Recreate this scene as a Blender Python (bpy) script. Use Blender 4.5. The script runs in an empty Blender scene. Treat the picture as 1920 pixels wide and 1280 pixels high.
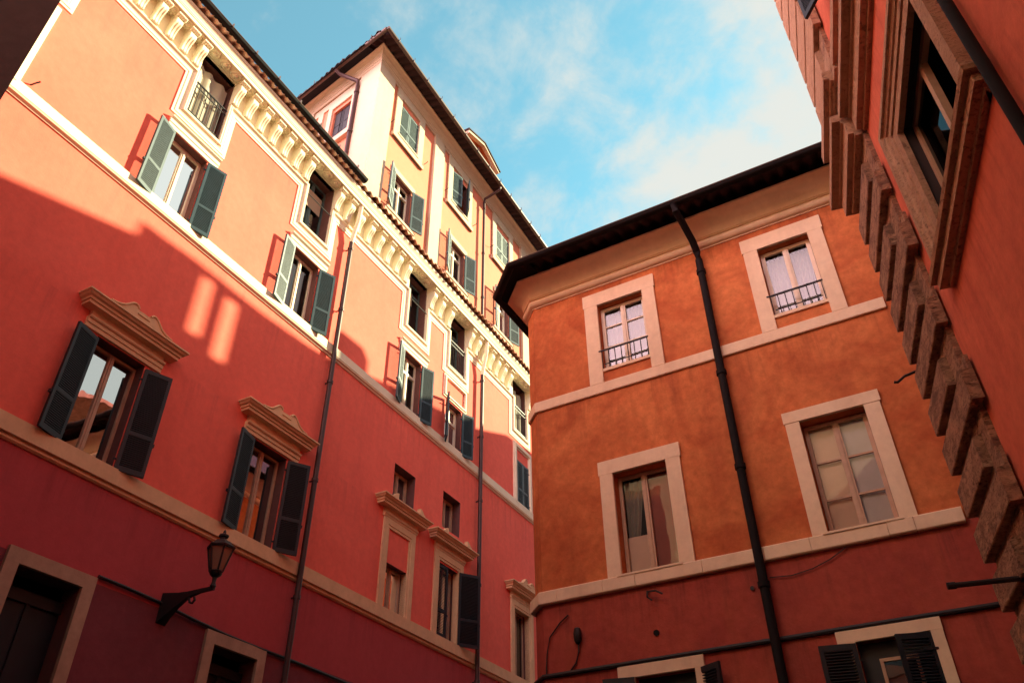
import bpy, bmesh, math, random
from mathutils import Vector, Matrix
from math import sin, cos, pi, radians, sqrt, atan2
random.seed(7)
S = bpy.context.scene
COL = S.collection

# ------------------------------------------------------------------ camera
F_PX, PIT, ROL = 1520.26, radians(37.2176), radians(0.61129)
cam = bpy.data.cameras.new("camera"); camo = bpy.data.objects.new("camera", cam); COL.objects.link(camo)
cam.sensor_width = 36.0; cam.lens = F_PX / 1920 * 36.0; cam.clip_end = 2000; cam.clip_start = 0.05
fw = Vector((0, cos(PIT), sin(PIT))); rt0 = Vector((1, 0, 0)); dn0 = fw.cross(rt0)
rt = cos(ROL) * rt0 + sin(ROL) * dn0; dn = -sin(ROL) * rt0 + cos(ROL) * dn0
m3 = Matrix((rt, -dn, -fw)).transposed()
camo.matrix_world = Matrix.Translation((0, 0, 1.6)) @ m3.to_4x4()
S.camera = camo

# ------------------------------------------------------------------ light
SUN_AZ, SUN_EL = radians(60.5), radians(26.3)
w = bpy.data.worlds.new("World"); S.world = w; w.use_nodes = True
nt = w.node_tree; nt.nodes.clear()
def N(tree, typ, **kw):
    n = tree.nodes.new(typ)
    for k, v in kw.items():
        if k in n.bl_rna.properties and k not in n.inputs: setattr(n, k, v)
        else: n.inputs[k].default_value = v
    return n
out = N(nt, 'ShaderNodeOutputWorld'); bg = N(nt, 'ShaderNodeBackground'); bg.inputs['Strength'].default_value = 0.10
sky = nt.nodes.new('ShaderNodeTexSky'); sky.sky_type = 'NISHITA'; sky.sun_disc = False
sky.sun_elevation = SUN_EL; sky.sun_rotation = SUN_AZ; sky.air_density = 1.0; sky.dust_density = 0.6; sky.ozone_density = 2.0
FILL = (28.0, 17.5, 18.5, 1); FILL_LO, FILL_HI = 0.12, 0.70; FILL_TOP = 0.78
SKY_TINT = (0.52, 1.06, 0.80, 1); CLOUD = (2.25, 2.25, 2.08, 1); CLOUD_LO, CLOUD_HI = 0.70, 1.26
tc = N(nt, 'ShaderNodeTexCoord')
# project the view direction on a flat cloud layer
sep = N(nt, 'ShaderNodeSeparateXYZ'); nt.links.new(tc.outputs['Generated'], sep.inputs[0])
mx = N(nt, 'ShaderNodeMath', operation='MAXIMUM'); mx.inputs[1].default_value = 0.12; nt.links.new(sep.outputs[2], mx.inputs[0])
dv = []
for i in range(2):
    d = N(nt, 'ShaderNodeMath', operation='DIVIDE'); nt.links.new(sep.outputs[i], d.inputs[0]); nt.links.new(mx.outputs[0], d.inputs[1]); dv.append(d)
cmb = N(nt, 'ShaderNodeCombineXYZ'); nt.links.new(dv[0].outputs[0], cmb.inputs[0]); nt.links.new(dv[1].outputs[0], cmb.inputs[1])
def noise(tree, vec, scale, detail, rough, dist=0.0, loc=(0, 0, 0), rot=(0, 0, 0), sc=(1, 1, 1)):
    mp = N(tree, 'ShaderNodeMapping'); mp.inputs['Location'].default_value = loc; mp.inputs['Rotation'].default_value = rot; mp.inputs['Scale'].default_value = sc
    tree.links.new(vec, mp.inputs[0])
    n = N(tree, 'ShaderNodeTexNoise'); n.inputs['Scale'].default_value = scale; n.inputs['Detail'].default_value = detail
    n.inputs['Roughness'].default_value = rough; n.inputs['Distortion'].default_value = dist
    tree.links.new(mp.outputs[0], n.inputs['Vector']); return n
n1 = noise(nt, cmb.outputs[0], 2.4, 9, 0.60, 0.3, loc=(3.1, 0.4, 0))
n2 = noise(nt, cmb.outputs[0], 8.0, 9, 0.60, 0.25, loc=(0.6, 7.4, 0), rot=(0, 0, 0.9), sc=(1, 0.85, 1))
ad = N(nt, 'ShaderNodeMath', operation='MULTIPLY_ADD'); ad.inputs[1].default_value = 1.15
nt.links.new(n2.outputs[0], ad.inputs[0]); nt.links.new(n1.outputs[0], ad.inputs[2])
# thicker cloud towards one side of the sky
dt = N(nt, 'ShaderNodeVectorMath', operation='DOT_PRODUCT'); dt.inputs[1].default_value = (0.90, 0.18, -0.40)
nt.links.new(tc.outputs['Generated'], dt.inputs[0])
ad2 = N(nt, 'ShaderNodeMath', operation='MULTIPLY_ADD'); ad2.inputs[1].default_value = 1.15
nt.links.new(dt.outputs['Value'], ad2.inputs[0]); nt.links.new(ad.outputs[0], ad2.inputs[2])
rmp = N(nt, 'ShaderNodeMapRange'); rmp.interpolation_type = 'SMOOTHSTEP'
rmp.inputs['From Min'].default_value = CLOUD_LO; rmp.inputs['From Max'].default_value = CLOUD_HI
rmp.inputs['To Min'].default_value = 0.10; rmp.inputs['To Max'].default_value = 0.96
nt.links.new(ad2.outputs[0], rmp.inputs['Value'])
tin = N(nt, 'ShaderNodeMix', data_type='RGBA', blend_type='MULTIPLY'); tin.inputs[0].default_value = 1.0
nt.links.new(sky.outputs[0], tin.inputs[6]); tin.inputs[7].default_value = SKY_TINT
cm = N(nt, 'ShaderNodeMix', data_type='RGBA'); nt.links.new(rmp.outputs[0], cm.inputs[0])
nt.links.new(tin.outputs[2], cm.inputs[6]); cm.inputs[7].default_value = CLOUD
# unseen bright warm bank added behind the camera to fill the shaded walls
db = N(nt, 'ShaderNodeVectorMath', operation='DOT_PRODUCT'); db.inputs[1].default_value = (sin(radians(248)), cos(radians(248)), 0.0)
nt.links.new(tc.outputs['Generated'], db.inputs[0])
rb = N(nt, 'ShaderNodeMapRange'); rb.interpolation_type = 'SMOOTHSTEP'; rb.inputs['From Min'].default_value = FILL_LO; rb.inputs['From Max'].default_value = FILL_HI
nt.links.new(db.outputs['Value'], rb.inputs['Value'])
re_ = N(nt, 'ShaderNodeMapRange'); re_.interpolation_type = 'SMOOTHSTEP'; re_.inputs['From Min'].default_value = FILL_TOP; re_.inputs['From Max'].default_value = FILL_TOP - 0.25
nt.links.new(sep.outputs[2], re_.inputs['Value'])
rm = N(nt, 'ShaderNodeMath', operation='MULTIPLY'); nt.links.new(rb.outputs[0], rm.inputs[0]); nt.links.new(re_.outputs[0], rm.inputs[1])
cb = N(nt, 'ShaderNodeMix', data_type='RGBA'); nt.links.new(rm.outputs[0], cb.inputs[0]); nt.links.new(cm.outputs[2], cb.inputs[6]); cb.inputs[7].default_value = FILL
nt.links.new(cb.outputs[2], bg.inputs[0]); nt.links.new(bg.outputs[0], out.inputs[0])

sl = bpy.data.lights.new("sun", 'SUN'); sl.energy = 4.8; sl.angle = radians(0.38); sl.color = (1.0, 0.92, 0.56)
so = bpy.data.objects.new("sun", sl); COL.objects.link(so)
sd = Vector((sin(SUN_AZ) * cos(SUN_EL), cos(SUN_AZ) * cos(SUN_EL), sin(SUN_EL)))
so.rotation_euler = sd.to_track_quat('Z', 'Y').to_euler(); so.location = sd * 60
vs = S.view_settings; vs.view_transform = 'Standard'; vs.look = 'None'; vs.gamma = 1.0; vs.exposure = 1.9
S.display_settings.display_device = 'sRGB'
S.cycles.max_bounces = 10; S.cycles.diffuse_bounces = 6; S.cycles.glossy_bounces = 4; S.cycles.transparent_max_bounces = 8

# ------------------------------------------------------------------ materials
MATS = {}
def mat_plain(name, col, rough=0.6, spec=0.4, metal=0.0, var=0.0, scale=8, bump=0.0, bscale=40):
    m = bpy.data.materials.new(name); m.use_nodes = True; t = m.node_tree; b = t.nodes['Principled BSDF']
    b.inputs['Roughness'].default_value = rough; b.inputs['Specular IOR Level'].default_value = spec; b.inputs['Metallic'].default_value = metal
    b.inputs['Base Color'].default_value = (*col, 1)
    g = N(t, 'ShaderNodeNewGeometry')
    if var:
        n = noise(t, g.outputs['Position'], scale, 6, 0.62)
        mr = N(t, 'ShaderNodeMapRange'); mr.inputs[1].default_value = 0.25; mr.inputs[2].default_value = 0.75
        mr.inputs[3].default_value = 1 - var; mr.inputs[4].default_value = 1 + var * 0.5; t.links.new(n.outputs[0], mr.inputs[0])
        mm = N(t, 'ShaderNodeMix', data_type='RGBA', blend_type='MULTIPLY'); mm.inputs[0].default_value = 1
        mm.inputs[6].default_value = (*col, 1); t.links.new(mr.outputs[0], mm.inputs[7]); t.links.new(mm.outputs[2], b.inputs['Base Color'])
    if bump:
        n = noise(t, g.outputs['Position'], bscale, 5, 0.6); bp = N(t, 'ShaderNodeBump'); bp.inputs['Strength'].default_value = bump; bp.inputs['Distance'].default_value = 0.01
        t.links.new(n.outputs[0], bp.inputs['Height']); t.links.new(bp.outputs[0], b.inputs['Normal'])
    MATS[name] = m; return m

def mat_plaster(name, ca, cb, cs, patch=0.5, streak=0.35, bump=0.25, pscale=0.55, mott=0.10, drips=(), dcol=None, dstr=0.55):
    """lime plaster: two washes (ca, cb) in soft patches, a stain colour cs in rain streaks, fine mottle"""
    m = bpy.data.materials.new(name); m.use_nodes = True; t = m.node_tree; b = t.nodes['Principled BSDF']
    b.inputs['Roughness'].default_value = 0.9; b.inputs['Specular IOR Level'].default_value = 0.15
    g = N(t, 'ShaderNodeNewGeometry'); P = g.outputs['Position']
    n = noise(t, P, pscale, 7, 0.62, 0.8)
    r = N(t, 'ShaderNodeMapRange'); r.inputs[1].default_value = 0.38; r.inputs[2].default_value = 0.64; r.inputs[4].default_value = patch; t.links.new(n.outputs[0], r.inputs[0])
    a = N(t, 'ShaderNodeMix', data_type='RGBA'); t.links.new(r.outputs[0], a.inputs[0]); a.inputs[6].default_value = (*ca, 1); a.inputs[7].default_value = (*cb, 1)
    n2 = noise(t, P, 1.6, 6, 0.6, 0.2, sc=(1, 1, 0.22), loc=(5, 2, 1))
    r2 = N(t, 'ShaderNodeMapRange'); r2.inputs[1].default_value = 0.52; r2.inputs[2].default_value = 0.78; r2.inputs[4].default_value = streak; t.links.new(n2.outputs[0], r2.inputs[0])
    a2 = N(t, 'ShaderNodeMix', data_type='RGBA'); t.links.new(r2.outputs[0], a2.inputs[0]); t.links.new(a.outputs[2], a2.inputs[6]); a2.inputs[7].default_value = (*cs, 1)
    last = a2
    if drips:
        sp = N(t, 'ShaderNodeSeparateXYZ'); t.links.new(P, sp.inputs[0])
        nd = noise(t, P, 5.5, 5, 0.7, 0.0, sc=(1, 1, 0.07), loc=(2, 7, 3)); rd = N(t, 'ShaderNodeMapRange'); rd.inputs[1].default_value = 0.50; rd.inputs[2].default_value = 0.70; t.links.new(nd.outputs[0], rd.inputs[0])
        for zt, ln in drips:
            r_ = N(t, 'ShaderNodeMapRange'); r_.inputs[1].default_value = zt - ln; r_.inputs[2].default_value = zt; t.links.new(sp.outputs[2], r_.inputs[0])
            st = N(t, 'ShaderNodeMath', operation='LESS_THAN'); st.inputs[1].default_value = zt; t.links.new(sp.outputs[2], st.inputs[0])
            m1 = N(t, 'ShaderNodeMath', operation='MULTIPLY'); t.links.new(r_.outputs[0], m1.inputs[0]); t.links.new(st.outputs[0], m1.inputs[1])
            m2 = N(t, 'ShaderNodeMath', operation='MULTIPLY'); t.links.new(m1.outputs[0], m2.inputs[0]); t.links.new(rd.outputs[0], m2.inputs[1])
            m3_ = N(t, 'ShaderNodeMath', operation='MULTIPLY'); m3_.inputs[1].default_value = dstr; t.links.new(m2.outputs[0], m3_.inputs[0])
            nx = N(t, 'ShaderNodeMix', data_type='RGBA'); t.links.new(m3_.outputs[0], nx.inputs[0]); t.links.new(last.outputs[2], nx.inputs[6]); nx.inputs[7].default_value = (*(dcol or cs), 1); last = nx
    n3 = noise(t, P, 7, 8, 0.7, 0.0, loc=(1, 9, 4))
    r3 = N(t, 'ShaderNodeMapRange'); r3.inputs[1].default_value = 0.3; r3.inputs[2].default_value = 0.7; r3.inputs[3].default_value = 1 - mott; r3.inputs[4].default_value = 1 + mott; t.links.new(n3.outputs[0], r3.inputs[0])
    mm = N(t, 'ShaderNodeMix', data_type='RGBA', blend_type='MULTIPLY'); mm.inputs[0].default_value = 1
    t.links.new(last.outputs[2], mm.inputs[6]); t.links.new(r3.outputs[0], mm.inputs[7]); t.links.new(mm.outputs[2], b.inputs['Base Color'])
    n4 = noise(t, P, 30, 6, 0.65); n5 = noise(t, P, 2.2, 4, 0.5)
    ma = N(t, 'ShaderNodeMath', operation='MULTIPLY_ADD'); ma.inputs[1].default_value = 3.0; t.links.new(n5.outputs[0], ma.inputs[0]); t.links.new(n4.outputs[0], ma.inputs[2])
    bp = N(t, 'ShaderNodeBump'); bp.inputs['Strength'].default_value = bump; bp.inputs['Distance'].default_value = 0.012
    t.links.new(ma.outputs[0], bp.inputs['Height']); t.links.new(bp.outputs[0], b.inputs['Normal'])
    MATS[name] = m; return m

def mat_travertine(name, ca, cb, pit):
    m = bpy.data.materials.new(name); m.use_nodes = True; t = m.node_tree; b = t.nodes['Principled BSDF']
    b.inputs['Roughness'].default_value = 0.85; b.inputs['Specular IOR Level'].default_value = 0.2
    g = N(t, 'ShaderNodeNewGeometry'); P = g.outputs['Position']
    n = noise(t, P, 4.2, 9, 0.72, 0.8, sc=(1, 1, 2.6))
    r = N(t, 'ShaderNodeMapRange'); r.inputs[1].default_value = 0.38; r.inputs[2].default_value = 0.62; t.links.new(n.outputs[0], r.inputs[0])
    a = N(t, 'ShaderNodeMix', data_type='RGBA'); t.links.new(r.outputs[0], a.inputs[0]); a.inputs[6].default_value = (*ca, 1); a.inputs[7].default_value = (*cb, 1)
    n2 = noise(t, P, 22, 6, 0.7, 0.5, sc=(1, 1, 3.0), loc=(3, 3, 3))
    r2 = N(t, 'ShaderNodeMapRange'); r2.inputs[1].default_value = 0.53; r2.inputs[2].default_value = 0.66; r2.inputs[4].default_value = 0.8; t.links.new(n2.outputs[0], r2.inputs[0])
    a2 = N(t, 'ShaderNodeMix', data_type='RGBA'); t.links.new(r2.outputs[0], a2.inputs[0]); t.links.new(a.outputs[2], a2.inputs[6]); a2.inputs[7].default_value = (*pit, 1)
    t.links.new(a2.outputs[2], b.inputs['Base Color'])
    sb = N(t, 'ShaderNodeMath', operation='SUBTRACT'); t.links.new(n.outputs[0], sb.inputs[0]); t.links.new(r2.outputs[0], sb.inputs[1])
    bp = N(t, 'ShaderNodeBump'); bp.inputs['Strength'].default_value = 0.8; bp.inputs['Distance'].default_value = 0.03
    t.links.new(sb.outputs[0], bp.inputs['Height']); t.links.new(bp.outputs[0], b.inputs['Normal'])
    MATS[name] = m; return m

def mat_glass(name, tint, ior=1.9):
    m = bpy.data.materials.new(name); m.use_nodes = True; t = m.node_tree; t.nodes.remove(t.nodes['Principled BSDF'])
    o = t.nodes['Material Output']; tr = N(t, 'ShaderNodeBsdfTransparent'); tr.inputs[0].default_value = (*tint, 1)
    gl = N(t, 'ShaderNodeBsdfGlossy'); gl.inputs['Roughness'].default_value = 0.015; gl.inputs[0].default_value = (0.95, 0.97, 0.97, 1)
    g = N(t, 'ShaderNodeNewGeometry'); n = noise(t, g.outputs['Position'], 1.8, 2, 0.5); bp = N(t, 'ShaderNodeBump'); bp.inputs['Strength'].default_value = 0.06; bp.inputs['Distance'].default_value = 0.03
    t.links.new(n.outputs[0], bp.inputs['Height']); t.links.new(bp.outputs[0], gl.inputs['Normal'])
    fr = N(t, 'ShaderNodeFresnel'); fr.inputs['IOR'].default_value = ior
    mi = N(t, 'ShaderNodeMixShader'); t.links.new(fr.outputs[0], mi.inputs[0]); t.links.new(tr.outputs[0], mi.inputs[1]); t.links.new(gl.outputs[0], mi.inputs[2])
    t.links.new(mi.outputs[0], o.inputs[0]); MATS[name] = m; return m

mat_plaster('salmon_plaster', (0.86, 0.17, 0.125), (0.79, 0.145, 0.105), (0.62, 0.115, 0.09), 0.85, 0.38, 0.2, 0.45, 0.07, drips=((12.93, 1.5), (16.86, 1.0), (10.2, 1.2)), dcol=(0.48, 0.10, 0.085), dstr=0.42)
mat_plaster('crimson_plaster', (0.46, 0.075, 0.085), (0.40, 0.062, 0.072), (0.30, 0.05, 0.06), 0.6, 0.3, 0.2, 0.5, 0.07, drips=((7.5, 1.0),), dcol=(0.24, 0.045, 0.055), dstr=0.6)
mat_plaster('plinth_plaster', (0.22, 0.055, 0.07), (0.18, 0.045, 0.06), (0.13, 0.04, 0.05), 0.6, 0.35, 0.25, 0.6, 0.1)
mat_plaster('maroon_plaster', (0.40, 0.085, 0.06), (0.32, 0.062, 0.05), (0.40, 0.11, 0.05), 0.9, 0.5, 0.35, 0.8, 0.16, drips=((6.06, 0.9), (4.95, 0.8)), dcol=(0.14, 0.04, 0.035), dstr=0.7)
mat_plaster('peach_plaster', (0.72, 0.24, 0.155), (0.66, 0.21, 0.13), (0.55, 0.17, 0.11), 0.55, 0.25, 0.15, 0.4, 0.05)
mat_plaster('pale_trim', (0.54, 0.455, 0.35), (0.50, 0.42, 0.31), (0.40, 0.32, 0.22), 0.5, 0.35, 0.10, 1.0, 0.05)
mat_plaster('orange_plaster', (0.62, 0.215, 0.080), (0.45, 0.12, 0.046), (0.34, 0.09, 0.042), 1.0, 0.6, 0.35, 0.8, 0.2, drips=((9.68, 1.1), (12.18, 0.8)), dcol=(0.22, 0.07, 0.035), dstr=0.6)
mat_plaster('red_orange_plaster', (0.66, 0.18, 0.11), (0.54, 0.13, 0.085), (0.36, 0.08, 0.065), 0.7, 0.35, 0.3, 0.8, 0.12, drips=((9.86, 1.0), (6.8, 1.3)), dcol=(0.30, 0.07, 0.05), dstr=0.5)
mat_plaster('ochre_plaster', (0.68, 0.50, 0.42), (0.60, 0.42, 0.35), (0.45, 0.28, 0.2), 0.6, 0.3)
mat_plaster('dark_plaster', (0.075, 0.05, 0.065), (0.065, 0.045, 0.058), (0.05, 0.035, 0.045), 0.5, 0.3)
mat_plaster('cream_trim', (0.82, 0.74, 0.58), (0.77, 0.68, 0.51), (0.60, 0.49, 0.33), 0.5, 0.3, 0.10, 1.0, 0.05)
mat_plaster('sand_trim', (0.74, 0.50, 0.30), (0.66, 0.43, 0.25), (0.48, 0.29, 0.17), 0.6, 0.35, 0.15, 1.4, 0.08)
mat_plaster('base_trim', (0.46, 0.31, 0.22), (0.38, 0.25, 0.18), (0.26, 0.16, 0.12), 0.7, 0.45, 0.25, 1.4, 0.12)
mat_plaster('peach_trim', (0.82, 0.67, 0.49), (0.76, 0.59, 0.42), (0.52, 0.36, 0.25), 0.7, 0.45, 0.15, 1.2, 0.07)
mat_travertine('travertine', (0.50, 0.30, 0.195), (0.20, 0.115, 0.085), (0.05, 0.03, 0.028))
mat_travertine('smooth_stone', (0.54, 0.34, 0.23), (0.46, 0.28, 0.18), (0.24, 0.13, 0.10))
mat_plain('shutter_paint', (0.026, 0.060, 0.082), 0.55, 0.4, 0, 0.25, 6)
mat_plain('shutter_pale', (0.085, 0.135, 0.15), 0.6, 0.35, 0, 0.2, 6)
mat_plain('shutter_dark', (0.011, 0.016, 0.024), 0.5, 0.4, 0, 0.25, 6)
mat_plain('iron', (0.025, 0.02, 0.022), 0.55, 0.4, 0.3)
mat_plain('pipe_brown', (0.055, 0.022, 0.022), 0.5, 0.4, 0, 0.25, 5)
mat_plain('gutter_metal', (0.11, 0.075, 0.065), 0.45, 0.5, 0.4, 0.3, 4)
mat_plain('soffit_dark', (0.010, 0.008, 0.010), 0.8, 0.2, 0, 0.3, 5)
mat_plain('eave_tile', (0.70, 0.52, 0.40), 0.85, 0.2, 0, 0.35, 6.0)
mat_plain('dark_tile', (0.038, 0.018, 0.020), 0.85, 0.2, 0, 0.6, 5.0, 0.3, 25)
mat_plain('reveal_shade', (0.15, 0.07, 0.065), 0.85, 0.15, 0, 0.2, 6)  # dark colour paints in the shade inside the window openings
mat_plain('roof_tile', (0.36, 0.16, 0.10), 0.85, 0.2, 0, 0.5, 5.0, 0.3, 25)
mat_plain('white_wood', (0.78, 0.68, 0.54), 0.5, 0.4, 0, 0.12, 6)
mat_plain('tan_wood', (0.50, 0.33, 0.22), 0.5, 0.4, 0, 0.2, 8)
mat_plain('brown_wood', (0.30, 0.16, 0.11), 0.5, 0.4, 0, 0.2, 8)
mat_plain('curtain', (0.62, 0.60, 0.60), 0.9, 0.1, 0, 0.12, 3)
mat_plain('dark_curtain', (0.30, 0.27, 0.22), 0.9, 0.1, 0, 0.2, 3)
mat_plain('awning', (0.40, 0.36, 0.29), 0.9, 0.1, 0, 0.15, 3)
mat_plain('red_reflection', (0.34, 0.10, 0.075), 0.8, 0.1, 0, 0.15, 3)
mat_plain('pale_blind_reflection', (0.72, 0.54, 0.42), 0.8, 0.1, 0, 0.1, 3)
mat_plain('blind', (0.42, 0.30, 0.23), 0.8, 0.1, 0, 0.1, 3)
mat_plain('pavement', (0.04, 0.036, 0.036), 0.8, 0.3, 0, 0.5, 6, 0.5, 10)
mat_plain('lamp_glass', (0.30, 0.17, 0.12), 0.35, 0.5, 0, 0.1)
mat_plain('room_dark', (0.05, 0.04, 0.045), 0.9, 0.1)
mat_glass('glass', (0.82, 0.84, 0.84), 1.8)
mat_glass('mirror_glass', (0.25, 0.25, 0.28), 8.0)
mat_glass('thin_glass', (0.25, 0.24, 0.26), 1.12)
mat_glass('clear_glass', (0.9, 0.9, 0.9), 1.4)
mat_glass('dark_glass', (0.35, 0.33, 0.36), 2.1)

# ------------------------------------------------------------------ mesh builder: local x along the facade (right as seen from the street), d out of the wall, z up
class MB:
    def __init__(s, M=None): s.v = []; s.f = []; s.M = M
    def pt(s, x, d, z):
        p = Vector((x, -d, z))
        if s.M is not None: p = s.M @ p
        s.v.append(p); return len(s.v) - 1
    def quad(s, *ps): s.f.append([s.pt(*p) for p in ps])
    def box(s, x0, x1, d0, d1, z0, z1):
        c = [s.pt(x, d, z) for z in (z0, z1) for d in (d0, d1) for x in (x0, x1)]
        for q in ((0, 1, 3, 2), (4, 6, 7, 5), (0, 4, 5, 1), (2, 3, 7, 6), (0, 2, 6, 4), (1, 5, 7, 3)): s.f.append([c[i] for i in q])
    def rings(s, rings, closed_ring=True, caps=True):
        """join a list of vertex-index rings"""
        for a, b in zip(rings, rings[1:]):
            n = len(a)
            for i in range(n if closed_ring else n - 1):
                j = (i + 1) % n; s.f.append([a[i], a[j], b[j], b[i]])
        if caps: s.f.append(list(rings[0])[::-1]); s.f.append(list(rings[-1]))
    def sweep(s, path, prof, closed=False):
        """profile (w to the left of travel in the facade plane, d out) along path (x,z), mitred"""
        n = len(path); nr = []
        for i in range(n if closed else n - 1):
            a, b = path[i], path[(i + 1) % n]; l = math.hypot(b[0] - a[0], b[1] - a[1]); nr.append((-(b[1] - a[1]) / l, (b[0] - a[0]) / l))
        R = []
        for i, p in enumerate(path):
            if closed: a, b = nr[i - 1], nr[i]
            else: a, b = nr[max(0, i - 1)], nr[min(i, n - 2)]
            k = 1 + a[0] * b[0] + a[1] * b[1]; mxx, mz = (a[0] + b[0]) / k, (a[1] + b[1]) / k
            R.append([s.pt(p[0] + mxx * wq, dq, p[1] + mz * wq) for wq, dq in prof])
        if closed: R.append(R[0])
        s.rings(R, True, not closed)
    def sweep_plan(s, path, prof):
        """profile (o outwards, z) along plan path (x,d); outward = right of travel"""
        n = len(path); nr = []
        for a, b in zip(path, path[1:]):
            tx, ty = b[0] - a[0], -(b[1] - a[1]); l = math.hypot(tx, ty); nr.append((ty / l, -tx / l))
        R = []
        for i, p in enumerate(path):
            a, b = nr[max(0, i - 1)], nr[min(i, n - 2)]; k = 1 + a[0] * b[0] + a[1] * b[1]
            mxx, my = (a[0] + b[0]) / k, (a[1] + b[1]) / k
            R.append([s.pt(p[0] + mxx * o, p[1] - my * o, z) for o, z in prof])
        s.rings(R, True, True)
    def tube(s, pts, r, n=10):
        P = [Vector(p) for p in pts]; R = []
        for i, p in enumerate(P):
            t = (P[min(i + 1, len(P) - 1)] - P[max(0, i - 1)]).normalized()
            a = Vector((0, 0, 1)) if abs(t.z) < 0.9 else Vector((1, 0, 0))
            u = t.cross(a).normalized(); v = t.cross(u)
            rr = r[i] if isinstance(r, (list, tuple)) else r
            R.append([s.pt(*(p + u * rr * cos(2 * pi * k / n) + v * rr * sin(2 * pi * k / n))) for k in range(n)])
        s.rings(R)
    def lathe(s, cx, cd, prof, n=12, rot=0.0):
        R = [[s.pt(cx + r * cos(rot + 2 * pi * k / n), cd + r * sin(rot + 2 * pi * k / n), z) for k in range(n)] for r, z in prof]; s.rings(R)
    def wall(s, x0, x1, z0, z1, holes, d=0.0, reveal=0.28, rv=None):
        xs = sorted({x0, x1, *[h[0] for h in holes], *[h[1] for h in holes]}); zs = sorted({z0, z1, *[h[2] for h in holes], *[h[3] for h in holes]})
        xs = [x for x in xs if x0 <= x <= x1]; zs = [z for z in zs if z0 <= z <= z1]
        for xa, xb in zip(xs, xs[1:]):
            for za, zb in zip(zs, zs[1:]):
                cx, cz = (xa + xb) / 2, (za + zb) / 2
                if any(h[0] < cx < h[1] and h[2] < cz < h[3] for h in holes): continue
                s.quad((xa, d, za), (xb, d, za), (xb, d, zb), (xa, d, zb))
        for h in holes:
            a, b, c, e = h[:4]; q = d - (h[4] if len(h) > 4 else reveal)
            m = s
            if rv is not None: m = MB(); rv.append(m)
            m.quad((a, d, c), (a, d, e), (a, q, e), (a, q, c)); m.quad((b, d, c), (b, q, c), (b, q, e), (b, d, e))
            m.quad((a, d, e), (b, d, e), (b, q, e), (a, q, e)); m.quad((a, d, c), (a, q, c), (b, q, c), (b, d, c))
    def corr(s, x0, x1, period, amp, eave, top, th=0.03, seg=8, clip=None):
        """barrel tiled sheet; rows of cover and pan tiles run up the slope"""
        n = int(round((x1 - x0) / period * seg)); prev = None
        for i in range(n + 1):
            x = x0 + (x1 - x0) * i / n; ph = ((x - x0) / period) % 1.0
            h = amp * (sin(pi * ph / 0.55) ** 0.8 if ph < 0.55 else -0.8 * sin(pi * (ph - 0.55) / 0.45) ** 0.8)
            k = 1.0 if clip is None else max(0.02, min(1.0, clip(x)))
            te = (eave[0] + (top[0] - eave[0]) * k, eave[1] + (top[1] - eave[1]) * k)
            jit = 0.02 * sin(37.0 * int((x - x0) / period))
            cur = [s.pt(x, eave[0] + jit, eave[1] + h), s.pt(x, te[0], te[1] + h), s.pt(x, te[0], te[1] + h - th), s.pt(x, eave[0] + jit, eave[1] + h - th)]
            if prev: s.rings([prev, cur], True, False)
            prev = cur
    def build(s, name, mat, parent=None, smooth=False, loc=None, label=None):
        me = bpy.data.meshes.new(name); me.from_pydata([tuple(v) for v in s.v], [], s.f); me.update()
        bm = bmesh.new(); bm.from_mesh(me); bmesh.ops.recalc_face_normals(bm, faces=bm.faces); bm.to_mesh(me); bm.free()
        if smooth:
            for p in me.polygons: p.use_smooth = True
            try: me.set_sharp_from_angle(angle=radians(38))
            except Exception: pass
        me.materials.append(MATS[mat]); o = bpy.data.objects.new(name, me); COL.objects.link(o)
        if parent is not None: o.parent = parent
        if loc is not None: o.location = loc
        if label: o['label'] = label
        return o

def thing(name, label, cat, loc=(0, 0, 0), rotz=0.0, group=None):
    o = bpy.data.objects.new(name, None); COL.objects.link(o); o.location = loc; o.rotation_euler = (0, 0, rotz)
    o.empty_display_size = 0.3; o['label'] = label; o['category'] = cat
    if group: o['group'] = group
    return o
def copy_part(o, parent, loc, rotz=None):
    c = o.copy(); COL.objects.link(c); c.parent = parent; c.location = loc
    if rotz is not None: c.rotation_euler = (0, 0, rotz)
    return c

AL, AR, AN = radians(27.66), radians(-61.24), radians(17.0)
nL = Vector((-cos(AL), sin(AL), 0)); nR = Vector((-cos(AR) * -1, 0, 0))
nR = Vector((cos(radians(90) - (AR + pi / 2)), sin(radians(90) - (AR + pi / 2)), 0))
nN = Vector((sin(AN + pi / 2), cos(AN + pi / 2), 0))
rotL = pi / 2 - AL; rotR = -(AR + pi / 2); rotN = -(AN + pi / 2)
DL, DR, DN = 11.0, 11.5, 2.4
BACK_H = 20.0
def face_root(name, label, cat, n, D):
    # y axis of the facade frame = n (into the wall)
    return thing(name, label, cat, n * D, atan2(-n.x, n.y))

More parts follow.
